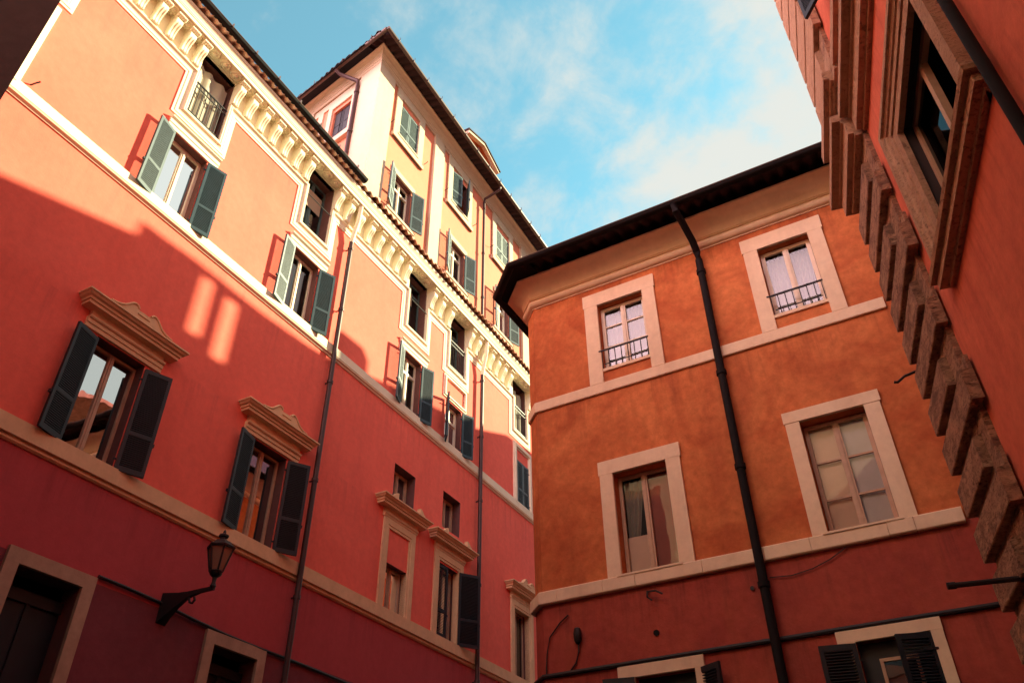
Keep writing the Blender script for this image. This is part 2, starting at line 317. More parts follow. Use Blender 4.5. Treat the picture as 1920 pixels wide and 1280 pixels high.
# ------------------------------------------------------------------ shared facade pieces
def leaf_mesh(wd, h, slat_gap=0.036, mid=0.36, th=0.045):
    """louvred shutter leaf; hinge on x=0, leaf towards +x, bottom z=0"""
    b = MB(); st = 0.055
    b.box(0, st, 0, th, 0, h); b.box(wd - st, wd, 0, th, 0, h)
    b.box(st, wd - st, 0, th, 0, 0.09); b.box(st, wd - st, 0, th, h - 0.07, h); b.box(st, wd - st, 0, th, h * mid - 0.035, h * mid + 0.035)
    for za, zb in ((0.09, h * mid - 0.035), (h * mid + 0.035, h - 0.07)):
        n = max(3, int((zb - za) / slat_gap)); g = (zb - za) / n
        for i in range(n):
            z = za + i * g
            R = [[b.pt(x, 0.004, z + g * 0.62), b.pt(x, th - 0.004, z + g * 0.10), b.pt(x, th - 0.004, z + g * 0.45), b.pt(x, 0.004, z + g * 0.97)] for x in (st, wd - st)]; b.rings(R)
    # strap hinges and latch
    for z in (0.2, h - 0.2): b.box(-0.05, 0.16, th - 0.002, th + 0.012, z - 0.015, z + 0.015)
    b.box(wd - 0.05, wd + 0.025, th * 0.3, th + 0.02, h * 0.30, h * 0.30 + 0.05)
    return b
LEAF = {}
def shutter(parent, hx, z0, wd, h, side, deg, mat='shutter_paint', off=0.06, flip=True):
    key = (round(wd, 2), round(h, 2), mat)
    if key not in LEAF:
        o = leaf_mesh(wd, h).build('shutter', mat, parent); LEAF[key] = o
    else:
        o = LEAF[key].copy(); COL.objects.link(o); o.parent = parent
    a = radians(deg); o.location = (hx, -off, z0)
    o.rotation_euler = (0, 0, -a if side == 'L' else pi + a)
    if side == 'R': o.scale = (1, -1, 1)
    else: o.scale = (1, 1, 1)
    return o
def sash(parent, x0, x1, z0, z1, d=-0.2, fw_=0.06, mat='white_wood', bars=(), mull=True, pane='glass', transom=None):
    """timber casement with panes; returns the window part"""
    b = MB(); a = d - 0.05
    b.box(x0, x0 + fw_, a, d, z0, z1); b.box(x1 - fw_, x1, a, d, z0, z1); b.box(x0 + fw_, x1 - fw_, a, d, z0, z0 + fw_); b.box(x0 + fw_, x1 - fw_, a, d, z1 - fw_, z1)
    xc = (x0 + x1) / 2
    if mull:
        b.box(xc - 0.05, xc + 0.05, a + 0.002, d + 0.004, z0 + fw_, z1 - fw_); b.box(xc - 0.018, xc + 0.018, d + 0.004, d + 0.02, z0 + fw_, z1 - fw_)
    for z in bars: b.box(x0 + fw_, x1 - fw_, a + 0.01, d - 0.006, z - 0.014, z + 0.014)
    if transom: b.box(x0 + fw_, x1 - fw_, a + 0.001, d + 0.012, transom - 0.04, transom + 0.04)
    wdw = b.build('window', mat, parent)
    p = MB(); p.quad((x0 + fw_ * .5, a + 0.02, z0 + fw_ * .5), (x1 - fw_ * .5, a + 0.02, z0 + fw_ * .5), (x1 - fw_ * .5, a + 0.02, z1 - fw_ * .5), (x0 + fw_ * .5, a + 0.02, z1 - fw_ * .5))
    p.build('pane', pane, wdw); return wdw
def drape(parent, x0, x1, z0, z1, d, mat='curtain', folds=9, amp=0.03, name='curtain', gather=0.0):
    b = MB(); n = folds * 6; R = []
    for i in range(n + 1):
        t = i / n; x = x0 + (x1 - x0) * t; y = d + amp * sin(2 * pi * folds * t + 0.8 * sin(5 * t))
        xg = x0 + (x1 - x0) * (t * (1 - gather)) if gather else x
        R.append([b.pt(xg, y, z0), b.pt((x + xg) / 2, y * 0.98 + d * .02, (z0 + z1) / 2), b.pt(x, y, z1)])
    b.rings(R, False, False); return b.build(name, mat, parent, smooth=True)
def railing(parent, x0, x1, ztop, zbot, d, n=9, scroll=True):
    b = MB(); b.box(x0, x1, d - 0.016, d + 0.016, ztop - 0.018, ztop + 0.012); b.box(x0, x1, d - 0.012, d + 0.012, zbot - 0.012, zbot + 0.012)
    if scroll: b.box(x0, x1, d - 0.01, d + 0.01, ztop - 0.15, ztop - 0.135)
    for i in range(n):
        x = x0 + (x1 - x0) * (i + 0.5) / n; b.tube([(x, d, zbot), (x, d, ztop - 0.01)], 0.010, 6)
    if scroll:
        for i in range(n - 1):
            x = x0 + (x1 - x0) * (i + 1) / n
            pts = [(x + 0.035 * cos(t), d, ztop - 0.075 + 0.055 * sin(t)) for t in [2 * pi * k / 8 for k in range(9)]]; b.tube(pts, 0.006, 5)
    return b.build('railing', 'iron', parent)
def rect(x0, x1, z0, z1): return [(x0, z0), (x1, z0), (x1, z1), (x0, z1)]     # counter-clockwise: left of travel = inwards

# ================================================================== LEFT PALAZZO
pal = face_root('palazzo', 'long salmon pink palazzo on the left with bracketed cornice, green shutters and scrolled window pediments', 'building', nL, DL)
AT = [2.795, 6.695, 10.405, 14.975, 17.235, 21.455]           # attic window centres
UP = [(6.65, 0.455, 15.12), (10.38, 0.45, 15.06), (14.97, 0.44, 15.02), (17.21, 0.43, 14.68)]
holes = []
for c in AT: holes.append((c - 0.475, c + 0.475, 15.84, 17.90, 0.3))
for c, hw, zt in UP: holes.append((c - hw, c + hw, 13.22, zt, 0.26))
holes += [(21.24, 22.04, 13.22, 14.84, 0.12), (2.35, 3.15, 13.22, 14.84, 0.12)]
LOW = [(6.70, 0.49, 9.86), (10.42, 0.49, 9.83)]
for c, hw, zt in LOW: holes.append((c - hw, c + hw, 7.87, zt, 0.26))
holes += [(14.56, 15.42, 7.87, 8.93, 0.25), (16.78, 17.76, 7.87, 9.72, 0.26), (20.93, 21.87, 7.87, 9.80, 0.26), (2.4, 3.3, 7.87, 9.8, 0.26)]
SM = [(14.60, 15.52, 10.60, 11.52), (16.87, 17.76, 10.72, 11.76)]
for h in SM: holes.append((*h, 0.34))
holes += [(6.27, 7.30, 3.2, 5.96, 0.35), (9.97, 11.02, 3.2, 5.85, 0.35), (14.6, 15.5, 3.2, 5.85, 0.35)]
rv = []
def clip(hs, za, zb): return [(h[0], h[1], max(h[2], za), min(h[3], zb), h[4]) for h in hs if h[3] > za and h[2] < zb]
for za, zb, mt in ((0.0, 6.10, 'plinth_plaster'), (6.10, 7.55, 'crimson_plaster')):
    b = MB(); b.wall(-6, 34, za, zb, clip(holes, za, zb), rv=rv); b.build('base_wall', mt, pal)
b = MB(); b.wall(-6, 34, 7.55, 17.91, clip(holes, 7.55, 17.91), rv=rv)
for r_ in rv: r_.build('reveal', 'reveal_shade', pal)
b.quad((-6, 0, 0), (-6, 0, 17.84), (-6, -12, 17.84), (-6, -12, 0)); b.quad((34, 0, 0), (34, -12, 0), (34, -12, 17.84), (34, 0, 17.84))
b.quad((-6, -12, 0), (-6, -12, 17.84), (34, -12, 17.84), (34, -12, 0))
b.build('wall', 'salmon_plaster', pal)
# dark rooms behind the openings
b = MB(); b.quad((-5.9, -2.2, 0), (33.9, -2.2, 0), (33.9, -2.2, 17.8), (-5.9, -2.2, 17.8))
for z in (0.05, 6.6, 11.9, 15.6, 17.8): b.quad((-5.9, -0.36, z), (33.9, -0.36, z), (33.9, -2.2, z), (-5.9, -2.2, z))
b.build('interior', 'room_dark', pal)

# string courses
b = MB(); b.sweep([(-6, 12.93), (34, 12.93)], [(0, 0), (0, 0.025), (0.035, 0.04), (0.05, 0.075), (0.075, 0.085), (0.08, 0.055), (0.105, 0.055), (0.115, 0.07), (0.335, 0.07), (0.34, 0)])
b.build('string_course', 'cream_trim', pal)
b = MB(); b.sweep([(-6, 7.50), (34, 7.50)], [(0, 0), (0, 0.02), (0.03, 0.05), (0.055, 0.05), (0.06, 0.03), (0.09, 0.03), (0.095, 0.085), (0.355, 0.085), (0.36, 0)])
b.build('string_course', 'sand_trim', pal)
# architrave stepping down round the attic windows
path = [(-6, 16.88)]
for c in AT: path += [(c - 0.755, 16.88), (c - 0.755, 15.56), (c + 0.755, 15.56), (c + 0.755, 16.88)]
path.append((34, 16.88))
b = MB(); b.sweep(path, [(0, 0), (0, 0.022), (0.062, 0.026), (0.064, 0.038), (0.125, 0.042), (0.127, 0.034), (0.150, 0.040), (0.185, 0.056), (0.205, 0.080), (0.210, 0.095), (0.235, 0.095), (0.240, 0.078), (0.252, 0.078), (0.254, 0.090), (0.28, 0.090), (0.28, -0.02)])
b.build('architrave', 'cream_trim', pal)
b = MB()
for a, c in zip([-6 - 0.475] + AT, AT + [34 + 0.475]): b.box(a + 0.475, c - 0.475, -0.02, 0.014, 17.14, 17.895)
b.build('frieze', 'cream_trim', pal)
# cornice: soffit, corona, cymatium
b = MB(); b.sweep_plan([(-6, 0), (34, 0)], [(-0.1, 17.90), (0.35, 17.90), (0.35, 17.88), (0.38, 17.88), (0.38, 17.985), (0.395, 17.99), (0.395, 18.02), (0.405, 18.03), (0.41, 18.07), (0.43, 18.12), (0.445, 18.14), (0.445, 18.17), (0.46, 18.17), (0.46, 18.26), (-0.1, 18.28)])
b.build('cornice', 'cream_trim', pal)
# brackets and rosettes
def bracket_mesh():
    b = MB(); R = []
    pr = [(0.0, 17.155), (0.10, 17.155), (0.135, 17.17), (0.15, 17.21), (0.14, 17.26), (0.155, 17.34), (0.20, 17.46), (0.26, 17.54), (0.275, 17.60), (0.28, 17.66), (0.26, 17.71), (0.25, 17.74), (0.265, 17.79), (0.31, 17.83), (0.335, 17.85), (0.335, 17.898), (0.0, 17.898)]
    for x, k in ((-0.08, 1.0), (-0.052, 1.0), (-0.05, 0.94), (-0.02, 0.94), (-0.018, 1.0), (0.018, 1.0), (0.02, 0.94), (0.05, 0.94), (0.052, 1.0), (0.08, 1.0)):
        R.append([b.pt(x, dd * k if 17.1 < zz < 17.6 else dd, zz) for dd, zz in pr])
    b.rings(R)
    for i in range(5):                        # leaf curled under the soffit
        x = -0.095 + i * 0.0475; R = []
        for dd, zz, r in ((0.22, 17.75, 0.015), (0.295, 17.785, 0.028), (0.335, 17.815, 0.026), (0.33, 17.85, 0.012)): R.append([b.pt(x + r * cos(a), dd, zz + r * sin(a)) for a in [2 * pi * k / 6 for k in range(6)]])
        b.rings(R)
    b.box(-0.10, 0.10, 0.02, 0.345, 17.86, 17.902)
    return b
def rosette_mesh():
    b = MB(); R = []
    for r, z in ((0.14, 0.0), (0.14, -0.02), (0.115, -0.035), (0.10, -0.02), (0.06, -0.03), (0.045, -0.06), (0.02, -0.07), (0.004, -0.07)):
        R.append([b.pt(r * (1 + 0.08 * cos(6 * a)) * cos(a), r * (1 + 0.08 * cos(6 * a)) * sin(a), z) for a in [2 * pi * k / 18 for k in range(18)]])
    b.rings(R); return b
BR = [4.50, 4.89, 5.29, 5.68, 6.04]; BR = [4.50 - 0.395 * k for k in range(3, 0, -1)] + BR
BR += [7.24, 7.65, 8.07, 8.49, 8.91, 9.33, 9.75]
BR += [10.96 + 0.457 * k for k in range(8)]
BR += [15.55, 16.02, 16.55] + [17.82 + 0.44 * k for k in range(7)] + [22.05 + 0.44 * k for k in range(8)]
br0 = ro0 = None
for x in BR:
    if br0 is None: br0 = bracket_mesh().build('bracket', 'cream_trim', pal, smooth=True, loc=(x, 0, 0))
    else: copy_part(br0, pal, (x, 0, 0))
def rosette(x, d=0.20):
    global ro0
    if ro0 is None: ro0 = rosette_mesh().build('rosette', 'cream_trim', pal, smooth=True, loc=(x, -d, 17.898))
    else: copy_part(ro0, pal, (x, -d, 17.898))
for a, c in zip(BR, BR[1:]):
    if c - a < 0.6: rosette((a + c) / 2)
    else:
        for k in (-0.33, 0.0, 0.33): rosette((a + c) / 2 + k, 0.20)
# eaves: tiles, gutter on the free part of the roof, roof slabs
b = MB(); b.corr(-6, 11.9, 0.235, 0.045, (0.575, 18.34), (-0.1, 18.50), 0.035, 10); b.build('roof_edge', 'eave_tile', pal, smooth=True)
b = MB(); b.corr(11.9, 34, 0.235, 0.05, (0.575, 18.34), (0.0, 18.50), 0.035, 10); b.build('roof_edge', 'roof_tile', pal, smooth=True)
b = MB(); b.quad((-6, -0.1, 18.48), (11.95, -0.1, 18.48), (11.95, -12, 21.6), (-6, -12, 21.6)); b.quad((-6, 0.45, 18.285), (34, 0.45, 18.285), (34, -0.1, 18.42), (-6, -0.1, 18.42)); b.quad((11.95, -0.1, 18.41), (34, -0.1, 18.41), (34, -12, 18.41), (11.95, -12, 18.41))
b.quad((-6, -12, 17.8), (34, -12, 17.8), (34, -12, 21.6), (-6, -12, 21.6)); b.build('roof', 'roof_tile', pal)
def half_gutter(parent, path, r, z, hooks=()):
    """half-round gutter along plan path (x,d), with a rolled rim and strap hooks"""
    b = MB(); pr = [(r * cos(t), z - r * sin(t)) for t in [pi * k / 10 for k in range(11)]] + [((r - 0.012) * cos(t), z - (r - 0.012) * sin(t)) for t in [pi * k / 10 for k in range(10, -1, -1)]]
    b.sweep_plan(path, pr); g = b.build('gutter', 'soffit_dark', parent, smooth=True)
    b = MB(); b.sweep_plan(path, [(r + 0.014 * cos(t), z + 0.014 * sin(t)) for t in [2 * pi * k / 8 for k in range(8)]])
    for x, d in hooks: b.box(x - 0.012, x + 0.012, d - 0.02, d + 0.02, z - 0.03, z + 0.10)
    b.build('gutter_rim', 'gutter_metal', g); return g
half_gutter(pal, [(-6, 0.615), (11.35, 0.615)], 0.095, 18.42, [(-5.5 + 0.78 * k, 0.71) for k in range(22)])

# downpipes: painted like the cornice where they cross it, brown below
for x, zb in ((11.68, 0), (18.62, 0)):
    b = MB(); b.tube([(x, 0.14, 16.62), (x, 0.14, zb)], 0.058, 12)
    for z in (16.4, 14.35, 12.2, 9.7, 7.2, 4.4): b.tube([(x, 0.14, z), (x, 0.14, z - 0.07)], 0.074, 12); b.box(x - 0.012, x + 0.012, 0, 0.09, z - 0.05, z - 0.02)
    dp = b.build('downpipe', 'pipe_brown', pal, smooth=True)
    b = MB(); b.tube([(x, 0.30, 17.90), (x, 0.27, 17.3), (x, 0.20, 17.0), (x, 0.16, 16.75), (x, 0.14, 16.6)], 0.062, 12); b.build('pipe_bend', 'cream_trim', dp, smooth=True)

# --- upper floor windows
for i, (c, hw, zt) in enumerate(UP):
    wd = sash(pal, c - hw, c + hw, 13.22, zt, d=-0.17, bars=() if i < 2 else (), transom=None if i < 2 else zt - 0.5, pane='glass')
    drape(wd, c - hw + 0.08, c + hw * 0.15, 13.25, zt - 0.1, -0.34, 'curtain', 3, 0.02); drape(wd, c + hw * 0.3, c + hw - 0.08, 13.25, zt - 0.1, -0.34, 'curtain', 3, 0.02)
    ang = [(168, 166), (166, 160), (158, 162), (140, 158)][i]
    shutter(wd, c - hw, 13.19, hw - 0.01, zt - 13.22, 'L', ang[0]); shutter(wd, c + hw, 13.19, hw - 0.01, zt - 13.22, 'R', ang[1])
    b = MB(); x0, x1 = c - hw - 0.20, c + hw + 0.26
    if i < 3:
        b.sweep([(x0, zt + 0.02), (x1, zt + 0.02)], [(0, 0), (0, 0.03), (0.10, 0.035), (0.105, 0.05), (0.19, 0.055), (0.21, 0.075), (0.235, 0.10), (0.27, 0.11), (0.27, 0)])
        b.box(x1 - 0.09, x1, 0, 0.034, zt - 0.14, zt + 0.02); b.box(x0, x0 + 0.09, 0, 0.034, zt - 0.14, zt + 0.02)
    else:
        b.sweep(rect(c - 0.62, c + 0.68, zt + 0.04, 15.50), [(0, 0), (0, 0.03), (0.05, 0.045), (0.055, 0.065), (0.10, 0.065), (0.12, 0.03), (0.12, 0)], True)
    b.build('lintel', 'cream_trim', wd)
# framed bays with closed shutters
for c in (21.62, 2.75):
    b = MB(); b.sweep([(c + 0.62, 13.2), (c + 0.62, 15.42), (c - 0.66, 15.42), (c - 0.66, 13.2)], [(0, 0), (0, 0.05), (0.05, 0.06), (0.055, 0.08), (0.15, 0.08), (0.16, 0.03), (0.20, 0.03), (0.20, 0)])
    wd = b.build('window', 'cream_trim', pal)
    for s, hx in (('L', c - 0.38), ('R', c + 0.42)): shutter(wd, hx, 13.22, 0.40, 1.60, s, 0.0, 'shutter_pale', -0.02)
# --- attic windows
for i, c in enumerate(AT):
    if i in (1, 5):
        wd = sash(pal, c - 0.48, c + 0.48, 15.84, 17.87, d=-0.36, fw_=0.05, mat='brown_wood', mull=False, pane='dark_glass')
        drape(wd, c - 0.46, c + 0.42, 16.1, 17.62, -0.10, 'awning', 3, 0.035, 'curtain')
    else:
        wd = sash(pal, c - 0.48, c + 0.48, 15.84, 17.87, d=-0.27, fw_=0.05, mat='shutter_pale', pane='dark_glass', transom=17.45)
        if i != 0: drape(wd, c - 0.40, c + (0.35 if i == 2 else 0.05), 16.9 if i == 2 else 17.0, 17.5, -0.24, 'blind', 1, 0.004, 'blind')
        drape(wd, c - 0.42, c + 0.1, 15.85, 17.4, -0.50, 'dark_curtain', 5, 0.025)
    if i in (1, 4, 5): railing(wd, c - 0.46, c + 0.46, 16.90, 15.95, 0.02, 9, True)
    else:
        b = MB(); b.tube([(c - 0.47, 0.03, 16.92), (c + 0.47, 0.03, 16.92)], 0.014, 6); b.build('railing', 'iron', wd)

# --- piano nobile windows with pediments
def pediment(parent, c, hw, z, scroll=True, mat='sand_trim'):
    prof = [(0, z), (0.20, z), (0.20, z + 0.055), (0.225, z + 0.06), (0.235, z + 0.10), (0.27, z + 0.12), (0.30, z + 0.165), (0.315, z + 0.165), (0.315, z + 0.195), (0, z + 0.205)]
    b = MB(); k = hw - 0.30
    b.sweep_plan([(c - k, -0.05), (c - k, 0.0), (c + k, 0.0), (c + k, -0.05)], prof)
    if scroll:
        top = z + 0.205; pts = []
        half = [(0.0, 0.17), (0.07, 0.165), (0.12, 0.16), (0.135, 0.22), (0.17, 0.262), (0.22, 0.27), (0.28, 0.245), (0.34, 0.185), (0.41, 0.12), (0.49, 0.08), (0.58, 0.055), (0.66, 0.05), (0.66, 0.0)]
        s = k / 0.76
        outl = [(-x * s, y) for x, y in half[::-1]] + [(x * s, y) for x, y in half[1:]]
        R = [[b.pt(c + x, dd, top - 0.005 + y) for x, y in outl] for dd in (0.20, 0.285)]; b.rings(R)
        for sgn in (-1, 1):
            pth = [(c + sgn * x * s, 0.285, top + y - 0.035) for x, y in half[3:12]]; b.tube(pth, 0.022, 6)
        b.tube([(c - 0.13 * s, 0.285, top + 0.09), (c + 0.13 * s, 0.285, top + 0.09)], 0.018, 6)
    else:
        for sgn in (-1, 1):
            top = z + 0.20; xs = sgn * (k - 0.04)
            outl = [(xs, 0), (xs, 0.05), (xs - sgn * 0.06, 0.07), (xs - sgn * 0.14, 0.15), (xs - sgn * 0.22, 0.17), (xs - sgn * 0.22, 0)]
            R = [[b.pt(c + x, dd, top - 0.005 + y) for x, y in outl] for dd in (0.18, 0.285)]; b.rings(R)
    return b.build('pediment', mat, parent)
def frieze(parent, c, hw, z0, z1, mat='sand_trim'):
    b = MB(); b.box(c - hw, c + hw, 0, 0.07, z0 + 0.18, z1)
    b.sweep([(c - hw - 0.03, z0), (c + hw + 0.03, z0)], [(0, 0), (0, 0.05), (0.075, 0.052), (0.08, 0.07), (0.15, 0.075), (0.155, 0.095), (0.175, 0.11), (0.20, 0.115), (0.20, 0)])
    return b.build('lintel', mat, parent)
for i, (c, hw, zt) in enumerate(LOW):
    wd = sash(pal, c - hw, c + hw, 7.87, zt - 0.02, d=-0.20, fw_=0.045, mat='tan_wood', pane='mirror_glass')
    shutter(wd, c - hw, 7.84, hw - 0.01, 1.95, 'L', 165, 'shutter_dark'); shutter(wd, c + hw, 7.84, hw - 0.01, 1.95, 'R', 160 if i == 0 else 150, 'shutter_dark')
    frieze(wd, c, hw + 0.27, zt + 0.02, 10.20); pediment(wd, c, hw + 0.56, 10.20)
    if i == 1: drape(wd, c - hw, c + hw, 7.9, 9.8, -0.5, 'dark_curtain', 7, 0.02)
# blind window with a casement only at the foot
c = 14.99
b = MB(); b.box(c - 0.43, c + 0.43, -0.30, -0.13, 8.93, 9.74); b.build('infill', 'salmon_plaster', pal)
wd = sash(pal, c - 0.42, c + 0.42, 7.87, 8.93, d=-0.16, fw_=0.05, mat='tan_wood', pane='dark_glass')
b = MB(); pr = [(0, 0), (0, 0.05), (0.16, 0.05), (0.165, 0.035), (0.23, 0.035), (0.23, -0.14)]
b.sweep([(c + 0.66, 7.85), (c + 0.66, 9.98), (c - 0.66, 9.98), (c - 0.66, 7.85)], pr); b.build('frame', 'sand_trim', wd)
b = MB(); b.sweep([(c - 0.70, 9.98), (c + 0.70, 9.98)], [(0, 0), (0, 0.06), (0.04, 0.07), (0.06, 0.09), (0.10, 0.10), (0.10, 0.06), (0.21, 0.06), (0.21, 0)]); b.build('lintel', 'sand_trim', wd)
pediment(wd, c - 0.02, 1.03, 10.19, False)
for c, zt, lf in ((17.27, 9.72, 1), (21.40, 9.80, 0)):
    wd = sash(pal, c - 0.48, c + 0.48, 7.87, zt, d=-0.20, fw_=0.05, mat='tan_wood', pane='dark_glass')
    if lf:
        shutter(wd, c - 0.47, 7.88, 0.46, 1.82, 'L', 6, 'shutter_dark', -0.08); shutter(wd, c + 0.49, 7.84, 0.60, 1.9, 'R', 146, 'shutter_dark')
    b = MB(); b.sweep([(c + 0.70, 7.86), (c + 0.70, 10.0), (c - 0.70, 10.0), (c - 0.70, 7.86)], pr); b.build('frame', 'sand_trim', wd)
    b = MB(); b.sweep([(c - 0.73, 10.0), (c + 0.73, 10.0)], [(0, 0), (0, 0.06), (0.04, 0.07), (0.06, 0.09), (0.10, 0.10), (0.10, 0.06), (0.21, 0.06), (0.21, 0)]); b.build('lintel', 'sand_trim', wd)
    pediment(wd, c, 1.04, 10.20, lf == 0)
for h in SM:
    wd = sash(pal, h[0] + 0.02, h[1] - 0.02, h[2], h[3] - 0.02, d=-0.24, fw_=0.07, mat='tan_wood', pane='mirror_glass')
b = MB(); b.tube([(3.55, 0.0, 13.42), (3.56, 0.12, 13.40), (3.60, 0.16, 13.46)], 0.016, 6); b.build('shutter_catch', 'iron', pal)
# --- ground floor openings
for (x0, x1, zt, fwid) in ((6.27, 7.30, 5.96, 0.20), (9.97, 11.02, 5.85, 0.20), (14.6, 15.5, 5.85, 0.2)):
    b = MB(); b.sweep([(x1 + fwid, 3.0), (x1 + fwid, zt + fwid), (x0 - fwid, zt + fwid), (x0 - fwid, 3.0)], [(0, 0), (0, 0.06), (fwid, 0.06), (fwid, -0.02)])
    wd = b.build('window', 'base_trim', pal)
    b = MB(); b.box(x0, x1, -0.30, -0.24, zt - 0.36, zt - 0.20); b.box(x0, x1, -0.32, -0.28, 3.2, zt - 0.36); b.box((x0 + x1) / 2 - 0.03, (x0 + x1) / 2 + 0.03, -0.28, -0.25, 3.2, zt - 0.36); b.build('door', 'shutter_dark', wd)
# wall cable at mezzanine height
b = MB(); b.tube([(7.52, 0.03, 6.20), (8.0, 0.04, 6.19), (8.7, 0.03, 6.17), (9.4, 0.04, 6.11), (10.2, 0.03, 6.07), (11.1, 0.04, 6.05), (12.2, 0.03, 6.06), (14.0, 0.04, 6.02), (18.0, 0.03, 6.0)], 0.026, 6); b.build('cable', 'iron', pal)

# ================================================================== WALL LANTERN
lan = thing('wall_lantern', 'black iron street lantern on a curved bracket arm fixed to the salmon palazzo', 'street lamp', nL * DL, atan2(-nL.x, nL.y))
U = 8.84
b = MB(); R = []
for dd, zt_, zb_, wx in ((0.0, 6.34, 5.86, 0.10), (0.12, 6.33, 5.96, 0.07), (0.30, 6.31, 6.09, 0.045), (0.5, 6.30, 6.20, 0.03), (0.75, 6.30, 6.24, 0.025), (1.03, 6.295, 6.24, 0.025)):
    R.append([b.pt(U - wx, dd, zb_), b.pt(U + wx, dd, zb_), b.pt(U + wx, dd, zt_), b.pt(U - wx, dd, zt_)])
b.rings(R)
b.tube([(U, 0.52, 6.20), (U, 0.56, 6.12), (U, 0.62, 6.10), (U, 0.66, 6.14), (U, 0.64, 6.19)], 0.02, 6)
b.lathe(U, 1.0, [(0.03, 6.26), (0.05, 6.30), (0.03, 6.36), (0.04, 6.44), (0.09, 6.48), (0.10, 6.51), (0.05, 6.53)], 12); b.build('bracket_arm', 'iron', lan, smooth=True)
b = MB(); b.lathe(U, 1.0, [(0.10, 6.51), (0.115, 6.53), (0.10, 6.55)], 6)
for k in range(6):
    a = 2 * pi * k / 6; b.tube([(U + 0.105 * cos(a), 1.0 + 0.105 * sin(a), 6.54), (U + 0.205 * cos(a), 1.0 + 0.205 * sin(a), 6.92)], 0.017, 5)
b.lathe(U, 1.0, [(0.225, 6.91), (0.235, 6.94), (0.18, 6.98), (0.12, 7.04), (0.08, 7.06), (0.055, 7.08), (0.055, 7.11), (0.085, 7.12), (0.085, 7.15), (0.03, 7.18), (0.022, 7.22), (0.005, 7.25)], 6); b.build('lantern_frame', 'iron', lan)
b = MB(); b.lathe(U, 1.0, [(0.097, 6.55), (0.195, 6.91)], 6); b.build('lantern_glass', 'lamp_glass', lan)

# ================================================================== TALL HOUSE above the palazzo roof
tall = face_root('tall_house', 'tall cream pilastered house with brown tiled eaves rising behind the salmon palazzo roof', 'building', nL, DL)
CX = 11.95
TW = [13.74, 17.02, 20.25, 23.5]
holes = []
for c in TW: holes += [(c - 0.53, c + 0.53, 22.86, 24.42, 0.14), (c - 0.47, c + 0.47, 19.42, 21.02, 0.26)]
ev = Vector((0.18, 0.984)); EVL = 13.0
b = MB(); rv = []; b.wall(CX, 34, 18.0, 25.35, holes, d=-0.02, rv=rv)
for r_ in rv: r_.build('reveal', 'reveal_shade', tall)
b.quad((34, -0.02, 18), (34, -12, 18), (34, -12, 25.35), (34, -0.02, 25.35)); b.quad((CX + 0.18 * EVL, -0.984 * EVL, 18), (CX + 0.18 * EVL, -0.984 * EVL, 25.35), (34, -12, 25.35), (34, -12, 18))
ME = Matrix(((-0.18, 0.984, 0, CX), (-0.984, -0.18, 0, 0), (0, 0, 1, 0), (0, 0, 0, 1)))   # end wall frame: x towards the corner, y into the house
b2 = MB(ME); b2.wall(-EVL, -0.02, 18.0, 25.35, [(-2.17, -1.22, 22.70, 24.25, 0.2)], d=-0.02)
off = len(b.v); b.v += b2.v; b.f += [[i + off for i in f] for f in b2.f]
b.build('wall', 'peach_plaster', tall)
b = MB(); b.quad((CX + 0.4, -1.8, 18.3), (33.9, -1.8, 18.3), (33.9, -1.8, 25.3), (CX + 0.4, -1.8, 25.3)); b.quad((CX + 0.4, -0.4, 21.9), (33.9, -0.4, 21.9), (33.9, -1.8, 21.9), (CX + 0.4, -1.8, 21.9)); b.build('interior', 'room_dark', tall)
# pilasters (corner one wraps the corner), top band
b = MB(); b.sweep_plan([(CX + 0.18 * 0.86, -0.984 * 0.86), (CX, 0.0), (CX + 0.74, 0.0)], [(-0.02, 18.0), (0.07, 18.0), (0.07, 25.0), (0.0, 25.3), (-0.02, 25.3)]); b.build('pilaster', 'pale_trim', tall)
for x0, x1 in ((15.22, 15.78), (21.75, 22.35)):
    b = MB(); b.box(x0, x1, -0.03, 0.07, 18.0, 25.02); b.box(x1, x1 + 0.12, -0.03, 0.035, 18.0, 24.98); b.build('pilaster', 'pale_trim', tall)
b = MB(ME); b.box(-4.1, -3.25, -0.03, 0.07, 18, 25.02); b.build('pilaster', 'pale_trim', tall)
b = MB()
for x0, x1 in ((CX + 0.745, 15.215), (15.905, 21.745), (22.36, 34)): b.box(x0, x1, -0.03, 0.045, 24.92, 25.30)
b.build('frieze_band', 'pale_trim', tall)
# cornice + eaves
cp = [(CX + 0.18 * EVL, -0.984 * EVL), (CX, 0.0), (34, 0.0)]
b = MB(); b.sweep_plan(cp, [(-0.03, 25.02), (0.075, 25.02), (0.10, 25.06), (0.10, 25.10), (0.125, 25.11), (0.135, 25.15), (0.17, 25.165), (0.17, 25.19), (0.20, 25.20), (0.235, 25.27), (0.30, 25.33), (0.36, 25.35), (0.36, 25.40), (-0.03, 25.42)]); b.build('cornice', 'pale_trim', tall)
b = MB(); b.corr(CX - 0.8, 34, 0.27, 0.05, (0.80, 25.31), (-6, 27.6), 0.035, 8, clip=lambda x: (x - CX + 0.9) / 6.5)
b.build('roof', 'dark_tile', tall, smooth=True)
b = MB(); e0 = ME @ Vector((0.6, -0.78, 0)); 
b2 = MB(ME); b2.corr(-EVL, 0.72, 0.27, 0.05, (0.78, 25.31), (-6, 27.6), 0.035, 6, clip=lambda x: (0.95 - x) / 6.5); b2.build('roof', 'dark_tile', tall, smooth=True)
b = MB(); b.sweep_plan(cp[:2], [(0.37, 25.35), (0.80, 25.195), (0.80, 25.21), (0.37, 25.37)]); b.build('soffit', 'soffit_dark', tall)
b = MB(); gp = [(CX + 0.18 * EVL - 0.8, -0.984 * EVL), (CX - 0.86, 0.84), (34, 0.84)]
